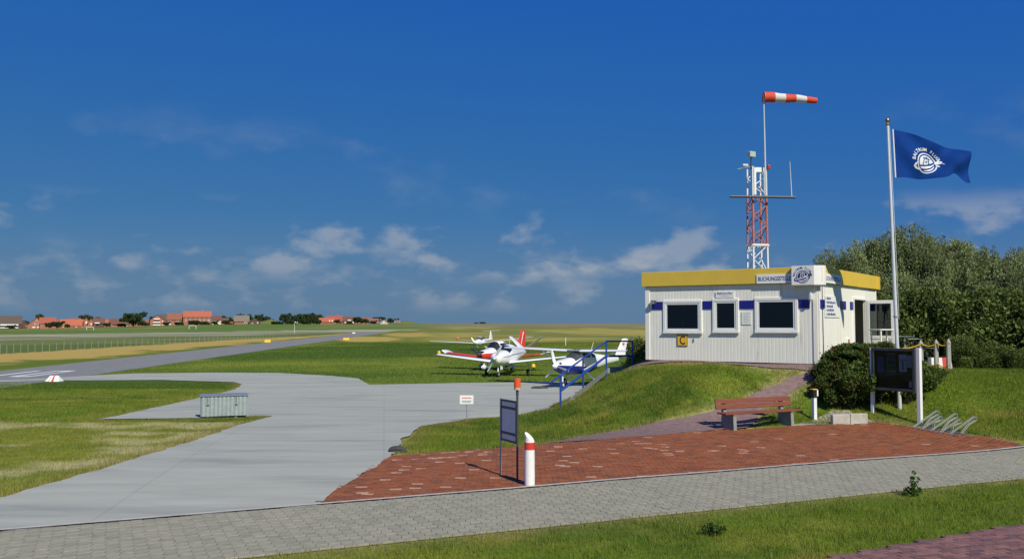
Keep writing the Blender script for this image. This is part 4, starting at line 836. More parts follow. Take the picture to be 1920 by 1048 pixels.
# ------------------------------------------------------------------ steel stairs with blue railing
sb_, st0, st1 = at(1051, 762), None, None
l0 = ptY(1137, 696, 33.3); l1 = ptY(1186, 693, 33.6); l0.z = l1.z = 1.14
stairs = empty('steel_stairs', sb_, 0, 'grey steel stairs with blue handrail climbing the bank to the hut', 'stairs')
q0 = Vector((0, 0, 0)); q1 = l0 - sb_; q2 = l1 - sb_; wv = Vector((.62, .62, 0)).normalized() * .95; wv = Vector((.22, .95, 0)).normalized() * .8
for w_ in (Vector((.06, -.02, 0)), wv):
    mb = MB()
    for a, b in ((q0 + Vector((.3, -.2, .02)) * .3, q1), (q1, q2)):
        dd = (b - a).normalized(); nn = Vector((0, 0, 1)); t3 = wv.normalized() * .02
        mb.add([a + w_ + s * t3 + nn * z for s in (-1, 1) for z in (-.05, .13)] + [b + w_ + s * t3 + nn * z for s in (-1, 1) for z in (-.05, .13)], [(0, 1, 3, 2), (4, 6, 7, 5), (0, 4, 5, 1), (2, 3, 7, 6), (1, 5, 7, 3), (0, 2, 6, 4)])
    mb.build('stringer', 'galv', stairs)
for i in range(8):
    p = q0 + (q1 - q0) * ((i + .5) / 8); dd = (q1 - q0).to_2d().normalized() * .26; a = p; t = Vector((dd.x, dd.y, 0)); mb = MB()
    mb.add([a + w_ + u + Vector((0, 0, z)) for z in (-.02, .015) for w_, u in ((wv * .03, -t / 2), (wv * .97, -t / 2), (wv * .97, t / 2), (wv * .03, t / 2))], [(3, 2, 1, 0), (4, 5, 6, 7), (0, 1, 5, 4), (1, 2, 6, 5), (2, 3, 7, 6), (3, 0, 4, 7)]); mb.build('tread', 'galv', stairs)
mb = MB(); mb.add([p + w_ + Vector((0, 0, z)) for z in (-.02, .015) for p, w_ in ((q1, wv * .03), (q2, wv * .03), (q2, wv * .97), (q1, wv * .97))], [(3, 2, 1, 0), (4, 5, 6, 7), (0, 1, 5, 4), (1, 2, 6, 5), (2, 3, 7, 6), (3, 0, 4, 7)]); mb.build('landing', 'galv', stairs)
qm = q0 + (q1 - q0) * .46; zr = Vector((0, 0, 1))
for p, lo, hi in ((q0, -.25, 1.0), (qm, -.35, 1.05), (q1, -.5, 1.1), (q2, -.15, 1.1)): MB().tube([p + zr * lo, p + zr * hi], .032, 8).build('rail_post', 'bluerail', stairs)
MB().tube([q0 - (q1 - q0) * .16 + zr * .98, q0 + zr * 1.0, qm + zr * 1.05, q1 + zr * 1.1, q2 + zr * 1.1], .03, 8).build('handrail', 'bluerail', stairs, True); MB().tube([q0 + zr * .5, qm + zr * .52, q1 + zr * .56, q2 + zr * .56], .042, 8).build('middle_rail', 'bluerail', stairs, True)

# ------------------------------------------------------------------ aircraft
class Hull:
    def __init__(s, st): s.st = st; s.x = [a[0] for a in st]
    def sec(s, x): return [float(np.interp(-x, [-q for q in s.x], [a[i] for a in s.st])) for i in range(1, 5)]     # centre z, half width, up, down
    def pt(s, x, a, off=0):
        zc, w, u, d = s.sec(x); e = .78; ca, sa = math.cos(a), math.sin(a)
        y = math.copysign(abs(ca) ** e, ca) * (w + off); z = math.copysign(abs(sa) ** e, sa) * ((u if sa > 0 else d) + off); return (x, y, zc + z)
    def mesh(s, name, m, parent, n=24, sub=4):
        xs = []
        for a, b in zip(s.x[:-1], s.x[1:]): xs += [a + (b - a) * i / sub for i in range(sub)]
        xs.append(s.x[-1]); mb = MB(); mb.loft([[s.pt(x, 2 * math.pi * k / n) for k in range(n)] for x in xs]); return mb.build(name, m, parent, True)
    def patch(s, name, m, parent, x0, x1, a0, a1, off=.008, n=8):
        mb = MB(); mb.loft([[s.pt(x0 + (x1 - x0) * i / n, R(a0 + (a1 - a0) * j / n), off) for j in range(n + 1)] for i in range(n + 1)], False, closed=False); return mb.build(name, m, parent, True)
def aero(chord, th, n=7):                      # closed airfoil loop, leading edge at 0, going back
    up = [(t, th * 2.2 * (math.sqrt(t) - t) + .0) for t in [(i / n) ** 1.6 for i in range(n + 1)]]
    return [(-x * chord, z * chord) for x, z in up] + [(-x * chord, -z * chord * .55) for x, z in up[-2:0:-1]]
def wing(name, m, parent, root, tip, c0, c1, th=.13, vert=False):
    mb = MB(); R_, T_ = Vector(root), Vector(tip); rings = []
    for f, c in ((0, c0), (.5, c0 + (c1 - c0) * .5), (.96, c1), (1.0, c1 * .6)):
        p = R_ + (T_ - R_) * f; up = Vector((0, 0, 1)) if abs((T_ - R_).z) < abs((T_ - R_).y) else Vector((0, 1, 0))
        rings.append([p + Vector((x - (c1 * .15 if f == 1 else 0), 0, 0)) + up * z for x, z in aero(c, th * (.5 if f == 1 else 1))])
    mb.loft(rings); return mb.build(name, m, parent, True)
def wheel(parent, c, r, w=.13, fair=None):
    wv_ = MB(); wv_.lathe([(r * .55, -w / 2), (r * .9, -w / 2), (r, -w * .25), (r, w * .25), (r * .9, w / 2), (r * .55, w / 2)], c, 'Y', 18); t = wv_.build('wheel', 'tyre', parent, True)
    MB().lathe([(r * .5, -w / 2 - .005), (r * .54, 0), (r * .5, w / 2 + .005)], c, 'Y', 14).build('hub', 'alu', t, True)
    if fair:
        mb = MB(); mb.loft([[(c[0] + x, c[1] + q * w * .85 * math.cos(a), c[2] + .06 + q * r * .95 * math.sin(a)) for a in [2 * math.pi * k / 12 for k in range(12)]] for x, q in ((.42, .1), (.32, .6), (.12, 1), (-.15, .95), (-.5, .45), (-.68, .08))]); mb.build('wheel_fairing', fair, parent, True)
def prop(parent, c, rad, m, spin, ang, nb=2):
    MB().lathe([(.17, -.12), (.17, 0), (.13, .14), (.05, .25), (.01, .28)], c, 'X', 16).build('spinner', spin, parent, True)
    for s in [2 * math.pi * k / nb for k in range(nb)]:
        mb = MB(); rings = []
        for f, ch, tw in ((.08, .07, 70), (.3, .17, 50), (.7, .15, 28), (1, .08, 18)):
            a = ang + s; p = Vector(c) + Vector((.02, math.cos(a) * rad * f, math.sin(a) * rad * f)); td = Vector((0, -math.sin(a), math.cos(a))); q = td * math.cos(R(tw)) + Vector((1, 0, 0)) * math.sin(R(tw))
            nq = q.cross(Vector((0, math.cos(a), math.sin(a))))
            rings.append([p + q * ch * .5, p + nq * .016, p - q * ch * .5, p - nq * .016])
        mb.loft(rings); mb.build('propeller_blade', m, parent)
def place(name, ref, local, phi, label, sc=1):                      # aircraft so that local point stands on ref
    rz = math.atan2(-math.cos(phi), -math.sin(phi)); m = Matrix.Rotation(rz, 4, 'Z'); o_ = m @ Vector((local[0] * sc, local[1] * sc, 0)); e = empty(name, (ref.x - o_.x, ref.y - o_.y, tz(ref.x - o_.x, ref.y - o_.y) + .022), rz, label, 'aircraft', 'light aircraft parked on the airfield'); e.scale = (sc,) * 3; return e
def two_tone(name, lo, hi, zsplit, slope=0):
    m = mat(name, hi, .28, var=.02); t = m.node_tree; b = t.nodes['Principled BSDF']; src = b.inputs['Base Color'].links[0].from_socket; tc = N(t, 'ShaderNodeTexCoord'); sp_ = N(t, 'ShaderNodeSeparateXYZ'); t.links.new(tc.outputs['Object'], sp_.inputs[0])
    mx_ = N(t, 'ShaderNodeMix', data_type='RGBA'); t.links.new(math_n(t, 'LESS_THAN', math_n(t, 'ADD', sp_.outputs[2], math_n(t, 'MULTIPLY', sp_.outputs[0], slope)), zsplit), mx_.inputs['Factor']); t.links.new(src, mx_.inputs['A']); mx_.inputs['B'].default_value = (*lo, 1); t.links.new(mx_.outputs['Result'], b.inputs['Base Color']); return m
# high-wing aircraft, white over navy
ac = place('light_aircraft', at(1055, 728), (1.35, 0), R(38), 'white and navy high-wing propeller aircraft parked behind the blue stair railing', 1.04)
H1 = Hull([(2.05, 1.30, .20, .16, .18), (1.9, 1.30, .36, .26, .30), (1.4, 1.30, .48, .34, .46), (.75, 1.30, .53, .42, .55), (.15, 1.32, .55, .72, .58), (-.2, 1.34, .55, .76, .60), (-1.2, 1.36, .54, .72, .58), (-1.9, 1.42, .44, .50, .48), (-3.2, 1.50, .27, .28, .32), (-5.0, 1.56, .11, .14, .18), (-5.7, 1.58, .04, .08, .10)])
H1.mesh('fuselage', two_tone('white_over_navy', (.012, .02, .20), (.80, .81, .82), 1.22, -.06), ac)
ws_ = H1.patch('windscreen', 'dark', ac, .72, .12, 28, 152, .012); H1.patch('side_window', 'dark', ac, -.12, -.85, 24, 50, .01); H1.patch('side_window', 'dark', ac, -.12, -.85, 130, 156, .01); H1.patch('side_window', 'dark', ac, -1.05, -1.5, 24, 46, .01); H1.patch('side_window', 'dark', ac, -1.05, -1.5, 134, 156, .01)
for s in (-1, 1):
    w_ = wing('wing', 'planew', ac, (.28, s * .45, 2.10), (.12, s * 5.5, 2.22), 1.62, 1.15, .11); MB().tube([(.0, s * .54, .98), (-.25, s * 2.6, 2.08)], [.05, .04], 8).build('wing_strut', 'planew', ac)
    wing('stabilizer', 'planew', ac, (-4.6, s * .05, 1.62), (-4.85, s * 1.7, 1.62), 1.2, .8, .07); MB().tube([(-.55, s * .45, .85), (-.6, s * 1.15, .28)], [.06, .04], 8).build('gear_leg', 'planew', ac); wheel(ac, (-.6, s * 1.22, .22), .22)
MB().box((-.5, 0, 2.13), (1.55, .95, .10), bev=.04).build('cabin_roof', 'planegrey', ac); fn_ = wing('fin', 'planew', ac, (-4.35, 0, 1.62), (-5.35, 0, 2.78), 1.35, .72, .07)
for i, m in enumerate(('black', 'red', 'signyellow')):
    for s in (-1, 1): MB().box((-5.42, s * .046, 2.46 - i * .055), (.24, .012, .055)).build('tail_stripe', m, fn_)
MB().tube([(1.35, 0, 1.0), (1.35, 0, .35)], .045, 8).build('nose_leg', 'planew', ac); wheel(ac, (1.35, 0, .18), .18, .11); prop(ac, (2.07, 0, 1.30), .97, 'planew', 'planew', R(105), 3)
for s in (-1, 1): H1.patch('cowl_intake', 'black', ac, 2.0, 1.9, 90 - s * 55 - 18, 90 - s * 55 + 18, .006)
MB().tube([(-1.5, .1, 2.05), (-1.8, .1, 2.6)], .012, 5).build('antenna', 'planew', ac)
# low-wing aircraft with V tail
v2 = place('light_aircraft', at(934, 707), (1.75, 0), R(17), 'white low-wing aircraft with V tail on the grass behind the apron', 1.08)
H2 = Hull([(2.5, 1.25, .18, .16, .18), (2.3, 1.25, .36, .30, .36), (1.5, 1.27, .52, .42, .52), (.8, 1.28, .56, .48, .55), (.25, 1.30, .58, .78, .56), (-.6, 1.32, .58, .82, .55), (-1.5, 1.35, .52, .66, .50), (-2.6, 1.42, .36, .40, .40), (-4.4, 1.52, .14, .17, .20), (-5.1, 1.54, .04, .07, .09)])
H2.mesh('fuselage', 'planew', v2); H2.patch('windscreen', 'glassp', v2, .82, .2, 30, 150, .014); H2.patch('windscreen_shade', 'dark', v2, .80, .22, 32, 148, .006)
for s in (0, 1):
    a0, a1 = (16, 50) if s == 0 else (130, 164); H2.patch('side_window', 'signblue', v2, .05, -.75, a0, a1); H2.patch('side_window', 'signblue', v2, -.85, -1.45, a0, a1 - 4); H2.patch('stripe', 'planegrey', v2, 1.9, -3.8, (4, 9)[0] if s == 0 else 171, 9 if s == 0 else 176, .006, 14)
for s in (-1, 1):
    wing('wing', 'planew', v2, (.75, s * .4, .88), (.35, s * 5.1, 1.40), 2.0, 1.05, .12); wing('tail_surface', 'planew', v2, (-3.9, s * .05, 1.62), (-4.7, s * 1.25, 2.62), 1.35, .75, .07)
    MB().tube([(-.3, s * 1.45, .95), (-.3, s * 1.5, .3)], .05, 8).build('gear_leg', 'planew', v2); wheel(v2, (-.3, s * 1.5, .23), .23, .15); MB().lathe([(.03, -.2), (.05, 0), (.02, .15)], (.0, s * 5.14, 1.42), 'X', 8).build('tip_light', 'black', v2, True)
MB().tube([(1.75, 0, 1.0), (1.78, 0, .25)], .05, 8).build('nose_leg', 'planew', v2); wheel(v2, (1.75, 0, .18), .18, .12, None); MB().box((1.6, .2, .62), (.5, .02, .28)).build('gear_door', 'planew', v2); prop(v2, (2.5, 0, 1.25), 1.0, 'alu', 'alu', R(60))
MB().tube([(-.8, 0, 2.1), (-.95, 0, 2.5)], .012, 5).build('antenna', 'planew', v2)
# red and white low-wing aircraft
p3 = ptY(905, 606, 75); ref = Vector((p3.x, 75, 0))
v3 = place('light_aircraft', ref, (1.9, 0), R(29), 'red and white low-wing aircraft with tall red fin behind the white V-tail aircraft', 1.08)
H3 = Hull([(2.3, 1.15, .2, .18, .2), (2.1, 1.15, .42, .34, .36), (1.3, 1.17, .52, .42, .46), (.7, 1.2, .55, .5, .5), (.1, 1.25, .57, .92, .52), (-.8, 1.28, .57, .95, .52), (-1.7, 1.3, .48, .62, .46), (-2.8, 1.38, .3, .34, .34), (-4.5, 1.5, .1, .16, .2)])
H3.mesh('fuselage', two_tone('white_over_red', (.62, .05, .035), (.8, .81, .82), 1.30), v3); H3.patch('windscreen', 'black', v3, .7, .12, 28, 152, .014); H3.patch('side_window', 'black', v3, -.0, -1.2, 16, 50); H3.patch('side_window', 'black', v3, -.0, -1.2, 130, 164)
for s in (-1, 1):
    wing('wing', 'planered', v3, (.75, s * .4, .85), (.6, s * 4.3, 1.22), 1.7, 1.4, .12); wing('wing_tip', 'planew', v3, (.6, s * 4.3, 1.22), (.4, s * 4.75, 1.42), 1.38, 1.0, .10); wing('stabilizer', 'planered', v3, (-3.9, s * .05, 1.62), (-4.0, s * 1.75, 1.62), 1.0, .85, .08)
    MB().tube([(-.2, s * 1.3, .9), (-.2, s * 1.35, .3)], .05).build('gear_leg', 'planew', v3); wheel(v3, (-.2, s * 1.35, .2), .2, .14, 'planew')
f3 = wing('fin', 'planered', v3, (-3.5, 0, 1.62), (-4.25, 0, 3.05), 1.5, .85, .08); MB().tube([(-4.6, .02, 2.9), (-4.2, .03, 1.9)], .05, 6).build('fin_stripe', 'planew', f3)
MB().tube([(1.7, 0, .9), (1.7, 0, .25)], .05).build('nose_leg', 'planew', v3); wheel(v3, (1.7, 0, .18), .18, .12, 'planew'); prop(v3, (2.3, 0, 1.15), .95, 'black', 'black', R(145)); H3.patch('cowl_intake', 'black', v3, 2.3, 2.12, 40, 140, .01)
# motor glider with T tail
p4 = at(899, 657); v4 = place('motor_glider', p4, (.3, 0), R(19), 'white long-winged motor glider with T tail standing behind the red aircraft')
v4.rotation_euler.x = R(2.6)
H4 = Hull([(2.0, 1.15, .16, .14, .16), (1.7, 1.15, .34, .26, .3), (.9, 1.18, .46, .36, .45), (.5, 1.2, .5, .45, .48), (0, 1.25, .52, .72, .5), (-.8, 1.28, .5, .7, .46), (-1.7, 1.35, .32, .36, .34), (-3, 1.42, .16, .18, .2), (-5, 1.52, .1, .12, .14)])
H4.mesh('fuselage', 'planew', v4); H4.patch('canopy', 'dark', v4, .62, -1.2, 22, 158, .014)
for s in (-1, 1):
    wing('wing', 'planew', v4, (.35, s * .4, 1.02), (.0, s * 8.0, 1.62), 1.15, .62, .13); wing('stabilizer', 'planew', v4, (-4.6, s * .0, 2.75), (-4.75, s * 1.45, 2.75), .75, .5, .09); MB().tube([(-.1, s * .4, .8), (-.1, s * 1.0, .28)], .05).build('gear_leg', 'planew', v4); wheel(v4, (-.1, s * 1.05, .2), .2, .12, 'planew')
wing('fin', 'planew', v4, (-3.9, 0, 1.6), (-4.5, 0, 2.76), 1.35, .8, .1); prop(v4, (2.0, 0, 1.15), .85, 'planew', 'planew', R(125))
MB().tube([(-4.8, 0, 1.4), (-4.8, 0, .25)], .03).build('tail_leg', 'planew', v4); wheel(v4, (-4.8, 0, .12), .12, .08)
# airfield markers
def marker_board(px, py, w, h, m, name, label, cat):
    g = at(px, py); k = g.y / FPX; e = empty(name, g, 0, label, cat); MB().prism([(-.28, 0), (.28, 0), (.05, h * k), (-.05, h * k)], lambda y, z: (-w * k / 2, y, z + .08), lambda y, z: (w * k / 2, y, z + .08)).build('board', m, e)
    for s in (-1, 1): MB().box((s * w * k * .35, 0, .05), (.08, .3, .1)).build('foot', 'grey', e)
    return e
marker_board(502, 642.5, 11, 5, 'signyellow', 'runway_marker', 'yellow marker board on the straw verge beyond the runway', 'marker'); marker_board(649.5, 638, 11, 4, 'signyellow', 'runway_marker', 'yellow marker board on the meadow side of the runway', 'marker'); marker_board(663.5, 625.5, 5, 2, 'white', 'runway_marker', 'small white marker board at the far end of the runway', 'marker')
g = at(102, 714.5); k = g.y / FPX; e = empty('striped_marker', g, 0, 'white and red striped ridge marker at the runway corner', 'marker')
hw_, hh = 13 * k, 10.5 * k
for i, (f0, f1, m) in enumerate([(-1, -.55, 'white'), (-.55, -.45, 'red'), (-.45, -.12, 'white'), (-.12, .22, 'red'), (.22, 1, 'white')]):
    def rp(f, t): return f * hw_ * (1 - .42 * t)
    mb = MB(); mb.loft([[(rp(f, 0), -.35, 0), (rp(f, 1), -.03, hh), (rp(f, 1), .03, hh), (rp(f, 0), .35, 0)] for f in (f0, f1)]); mb.build('stripe_panel', m, e)
for px, py, r_, m, lb in [(823, 664, 3.2, 'signyellow', 'small yellow tie-down marker left of the red wing'), (857.5, 637, 3.0, 'orange', 'small orange marker ball on the meadow behind the motor glider wing'), (1000, 690, 4.0, 'signyellow', 'small yellow tie-down marker by the main wheel of the V-tail aircraft')]:
    g = at(px, py); k = g.y / FPX; o = MB().lathe([(.25 * r_ * k, 0), (r_ * k, r_ * k * .5), (r_ * k, r_ * k * 1.2), (r_ * k * .5, r_ * k * 2)], n=10).build('tie_down_marker', m, None, True); o.location = g; tag(o, lb, 'marker')
g = at(1060.5, 648); o = MB().tube([(0, 0, -.1), (0, 0, 15 * g.y / FPX)], .06, 6).build('marker_post', 'white'); o.location = g; tag(o, 'single slim white post in the meadow behind the blue and white aircraft', 'post')
# far windsock
g = at(552, 625); k = g.y / FPX; e = empty('windsock', g, 0, 'far black and white windsock on a thin pole before the pines', 'windsock'); MB().tube([(0, 0, 0), (0, 0, 21 * k)], [.12, .08], 6).build('pole', 'alu', e)
for i, m in enumerate(('black', 'inkw', 'black', 'inkw', 'black')): MB().tube([(-.2 + i * .36, 0, 21 * k - .05 * i), (.16 + i * .36, 0, 21 * k - .05 * i - .05)], [.3 - .03 * i, .27 - .03 * i], 8).build('sock_band', m, e)
# pasture fence left of the runway
f0, f1 = at(-30, 665), at(560, 631); fe = empty('pasture_fence', f0, 0, 'row of thin grey pasture fence posts beyond the straw verge', 'fence'); L_ = (f1 - f0).to_2d(); npst = 64
for i in range(npst):
    p = f0.to_2d() + L_ * (i / (npst - 1)) ** 1.25; z = tz(p.x, p.y); h = random.uniform(.95, 1.15) if i % 3 else 1.3
    o = MB().tube([(0, 0, -.1), (random.gauss(0, .03), 0, h)], .028, 5).build('post', 'postwood', fe) if i < 3 else bpy.data.objects.new('post', fe.children[i % 3].data)
    if i >= 3: col.objects.link(o); o.parent = fe
    o.location = (p.x - f0.x, p.y - f0.y, z - f0.z)
# football goals
for px, py, w_, h, lb in [(169, 619, 13, 6, 'white football goal frame on the meadow before the orange long house'), (361, 617, 13, 6.5, 'white football goal frame on the meadow before the big orange-roofed house')]:
    g = at(px, py); k = g.y / FPX; e = empty('football_goal', g, 0, lb, 'goal', 'football goals on the meadow')
    for s in (-1, 1): MB().tube([(s * w_ * k / 2, 0, 0), (s * w_ * k / 2, 0, h * k)], .12, 6).build('post', 'white', e)
    MB().tube([(-w_ * k / 2, 0, h * k), (w_ * k / 2, 0, h * k)], .12, 6).build('crossbar', 'white', e)
# rope posts, table, bicycles, barrier block behind the bushes
rp_ = []
for i, (px, pb, pt_) in enumerate([(1727, 676, 637), (1756, 684, 636), (1779, 682, 635)]):
    Y = 30.5 - i * .3; b_ = ptY(px, pb, Y); gz_ = tz(b_.x, Y); tp_ = ptY(px, pt_, Y).z; e = empty('rope_post', (b_.x, Y, gz_), 0, ['pointed grey wooden rope post next to the notice board', 'pointed grey wooden rope post in front of the red and white block', 'pointed grey wooden rope post at the end beside the leafy hedge'][i], 'post', 'rope fence posts'); hh = tp_ - gz_
    MB().loft([[(a * .06, b * .06, -.1) for a, b in ((-1, -1), (1, -1), (1, 1), (-1, 1))], [(a * .055, b * .055, hh - .1) for a, b in ((-1, -1), (1, -1), (1, 1), (-1, 1))], [(a * .01, b * .01, hh) for a, b in ((-1, -1), (1, -1), (1, 1), (-1, 1))]]).build('shaft', 'postwood', e); rp_.append((b_.x, Y, gz_, hh))
def sag(a, b, s): return [(a[0] + (b[0] - a[0]) * t, a[1] + (b[1] - a[1]) * t - .07, a[2] + (b[2] - a[2]) * t - s * 4 * t * (1 - t)) for t in [i / 8 for i in range(9)]]
lft = (rp_[0][0] - .85, rp_[0][1] + .2, rp_[0][2] + rp_[0][3] - .25)
for nm, fz_, lb in (('rope', lambda p: p[2] + p[3] - .13, 'yellow rope slung along the tops of the pointed posts'), ('rope', lambda p: p[2] + .18, 'yellow rope slung low between the pointed posts')):
    pts = [(p[0], p[1], fz_(p)) for p in rp_]; mb = MB(); seq = ([lft] if 'tops' in lb else []) + pts
    for a, b in zip(seq[:-1], seq[1:]): mb.tube(sag(a, b, .09), .022, 6)
    tag(mb.build(nm, 'rope', None, True), lb, 'rope')
bp = ptY(1760, 672, 31.2); bz = tz(bp.x, 31.2); e = empty('barrier_block', (bp.x, 31.2, bz), .1, 'white and red plastic barrier block behind the rope posts', 'barrier')
for f0, f1, m in ((-.35, .06, 'whitew'), (.06, .26, 'red'), (.26, .4, 'whitew')): mb = MB(); mb.loft([[(f0 * 1.0, -.16, 0), (f0 * .92, -.1, .42), (f0 * .92, .1, .42), (f0 * 1.0, .16, 0)], [(f1, -.16, 0), (f1 * .95, -.1, .42), (f1 * .95, .1, .42), (f1, .16, 0)]]); mb.build('block_section', m, e)
tY = 31.5; tb = ptY(1657, 618, tY); tzz = tz(tb.x, tY); e = empty('white_table', (tb.x, tY, tzz), .3, 'small white table beside the open door of the hut', 'table'); th_ = tb.z - tzz
MB().box((0, 0, th_), (.75, .6, .04), bev=.01).build('table_top', 'white', e)
for a in (-.32, .32):
    for b in (-.24, .24): MB().box((a, b, th_ / 2 - .02), (.04, .04, th_ - .02)).build('leg', 'white', e)
def bicycle(loc, rz, label, m):
    e = empty('bicycle', loc, rz, label, 'bicycle', 'bicycles parked under the willows')
    for x in (-.52, .52):
        w_ = MB(); w_.tube([(x + .33 * math.cos(a), 0, .34 + .33 * math.sin(a)) for a in [2 * math.pi * k / 20 for k in range(21)]], .018, 6, False); w = w_.build('wheel', 'tyre', e)
        s_ = MB(); [s_.tube([(x, 0, .34), (x + .32 * math.cos(a), 0, .34 + .32 * math.sin(a))], .003, 3) for a in [2 * math.pi * k / 12 for k in range(12)]]; s_.build('spokes', 'galv', w)
    fr = MB(); [fr.tube([a, b], .017, 6) for a, b in (((-.52, 0, .34), (-.1, 0, .32)), ((-.1, 0, .32), (-.22, 0, .82)), ((-.52, 0, .34), (-.2, 0, .75)), ((-.2, 0, .72), (.38, 0, .78)), ((-.1, 0, .32), (.4, 0, .7)), ((.52, 0, .34), (.34, 0, 1.0)))]; fr.build('frame', m, e)
    MB().box((-.24, 0, .87), (.24, .15, .05), bev=.02).build('saddle', 'black', e); hb_ = MB(); hb_.tube([(.22, -.28, 1.04), (.34, -.2, 1.06), (.34, .2, 1.06), (.22, .28, 1.04)], .014, 6); hb_.build('handlebar', 'galv', e); MB().box((.42, 0, .92), (.07, .07, .07), bev=.015).build('front_lamp', 'galv', e)
    MB().box((-.56, 0, .76), (.32, .12, .015)).build('carrier', 'galv', e)
for px, Y, rz, lb, m in [(1697, 31.4, 1.2, 'bicycle with bright handlebar behind the notice board', 'grey'), (1724, 32.2, 1.75, 'dark bicycle beside the first rope post', 'dark')]:
    p = ptY(px, 640, Y); bicycle((p.x, Y, tz(p.x, Y)), rz, lb, m)

# ------------------------------------------------------------------ plants
def leaves(name, n, lobes, size, pal, parent, aspect=.4, up=.4, shell=.45, seed=0):
    """n leaf faces through a set of lobes (x, y, z, rx, ry, rz); tone varies leaf by leaf"""
    g = np.random.default_rng(seed); L = np.array(lobes); w = L[:, 3] * L[:, 4] * L[:, 5]; k = g.choice(len(L), n, p=w ** .67 / (w ** .67).sum())
    d = g.normal(size=(n, 3)); d /= np.linalg.norm(d, axis=1)[:, None]; r = (shell + (1 - shell) * g.random(n)) ** .6 * (1 + .13 * np.clip(g.normal(size=n), -2, 1.6) * (g.random(n) < .35))
    P = L[k, :3] + d * L[k, 3:6] * r[:, None]
    t = g.normal(size=(n, 3)); t[:, 2] += up * 2; t += d * .6; t /= np.linalg.norm(t, axis=1)[:, None]; s = np.cross(t, g.normal(size=(n, 3))); s /= np.linalg.norm(s, axis=1)[:, None]
    ln = size * g.uniform(.6, 1.4, n); t *= ln[:, None]; s *= (ln * aspect * .5)[:, None]
    V = np.stack([P - t * .5, P + s, P + t * .5, P - s], 1).reshape(-1, 3); Fc = np.arange(4 * n).reshape(n, 4); pal = np.array(pal); q = g.integers(0, len(pal), n)
    cl_ = pal[q] * g.uniform(.85, 1.18, n)[:, None]; lob = g.uniform(.75, 1.3, len(L)); cl_ *= lob[k][:, None]
    o = np_mesh(name, V, Fc, 'willow', parent, np.repeat(cl_, 4, 0)); return o
def stems(parent, lobes, name='trunk', r=.1, seed=0, n=None):
    rr = random.Random(seed); mb = MB()
    for l in lobes[:n]:
        a = Vector((l[0] * .12 + rr.gauss(0, .08), l[1] * .12 + rr.gauss(0, .08), -.15)); b = Vector(l[:3]); m = a.lerp(b, .5) + Vector((rr.gauss(0, .12), rr.gauss(0, .12), .1)) * max(1, b.z * .25)
        mb.tube([a, m, b, b + Vector((rr.gauss(0, .1), rr.gauss(0, .1), l[5] * .6))], [r, r * .7, r * .4, r * .15], 6)
    return mb.build(name, 'bark', parent, True)
WP = [(.23, .28, .11), (.215, .27, .105), (.25, .29, .125), (.225, .275, .11), (.27, .285, .125)]
GP = [(.095, .135, .03), (.11, .15, .034), (.07, .10, .024), (.16, .18, .05)]
def willow_proto(h, r, seed, pal, n, size, aspect):
    g = random.Random(seed); lobes = [(0, 0, h * .5, r * .8, r * .8, h * .42)]
    for i in range(22):
        a = g.uniform(0, 6.28); f = g.uniform(.25, .95); z = h * g.uniform(.18, .88) ; q = r * f * math.sqrt(max(.15, 1 - (z / h - .4) ** 2 * 1.9)); s = g.uniform(.16, .36) * r
        lobes.append((q * math.cos(a), q * math.sin(a), z, s, s, s * g.uniform(1.0, 1.7)))
    for i in range(26):                        # upright shoots on top
        a = g.uniform(0, 6.28); q = r * g.uniform(0, .8); z = h * (.90 - .32 * (q / r) ** 2); s = r * g.uniform(.05, .10); lobes.append((q * math.cos(a), q * math.sin(a), z, s, s, s * g.uniform(3, 5.0)))
    e = empty('willow_tree', (0, 0, 0)); leaves('crown', n, lobes, size, pal, e, aspect, .7, .55, seed); stems(e, lobes[1:23], 'trunk', .09, seed, 12); return e, h, r
wil = [willow_proto(5.6, 2.5, s, WP, 42000, .125, .34) for s in (1, 2, 3)]
shr = [willow_proto(3.6, 1.9, s, GP, 9000, .17, .5) for s in (5, 6)]
used = set()
def put(protos, i, px, Y, ytop, rad, label, cat, name, group, rz=None):
    e0, h0, r0_ = protos[i % len(protos)]; p = ptY(px, 606, Y); z = tz(p.x, Y); h = ptY(px, ytop, Y).z - z
    e = e0 if id(e0) not in used else copy_tree(e0); used.add(id(e0)); e.name = name; e.location = (p.x, Y, z); e.scale = (rad / r0_, rad / r0_, h / (h0 * 1.05)); e.rotation_euler = (0, 0, random.uniform(0, 6.28)); tag(e, label, cat, group); return e
wl = [(1583, 41, 470, 1.9, 'grey-green willow at the left end of the thicket, rising behind the hut roof'), (1632, 40, 446, 2.3, 'grey-green willow behind the open door side of the hut'), (1690, 41, 432, 2.8, 'tallest grey-green willow of the thicket, directly behind the flagpole'), (1748, 40, 434, 2.6, 'tall rounded willow just right of the flagpole'),
      (1800, 39, 448, 2.4, 'willow of the thicket sloping down beside the tallest two'), (1846, 38, 466, 2.1, 'shorter willow above the end of the rope fence'), (1893, 38, 474, 2.1, 'low willow beside the dip in the thicket top'), (1942, 37, 468, 2.3, 'willow at the outer end of the thicket'), (2010, 36, 470, 2.6, 'outermost willow beyond the grass slope')]
for i, (px, Y, yt, rad, lb) in enumerate(wl): put(wil, i, px, Y, yt, rad, lb, 'willow', 'willow_tree', 'willow thicket behind the hut')
sl_ = [(1668, 36.6, 545, 1.5, 'leafy shrub behind the open hut door'), (1715, 36, 540, 1.8, 'leafy green shrub behind the parked bicycles'), (1770, 35.2, 548, 1.8, 'leafy green shrub behind the rope posts'), (1825, 34.6, 545, 1.9, 'leafy green shrub above the low hedge'), (1880, 34, 540, 1.9, 'leafy green shrub at the foot of the shorter willows'), (1938, 33.5, 545, 2.0, 'leafy green shrub at the outer edge of the slope'), (2000, 33, 550, 2.0, 'last leafy green shrub of the slope edge')]
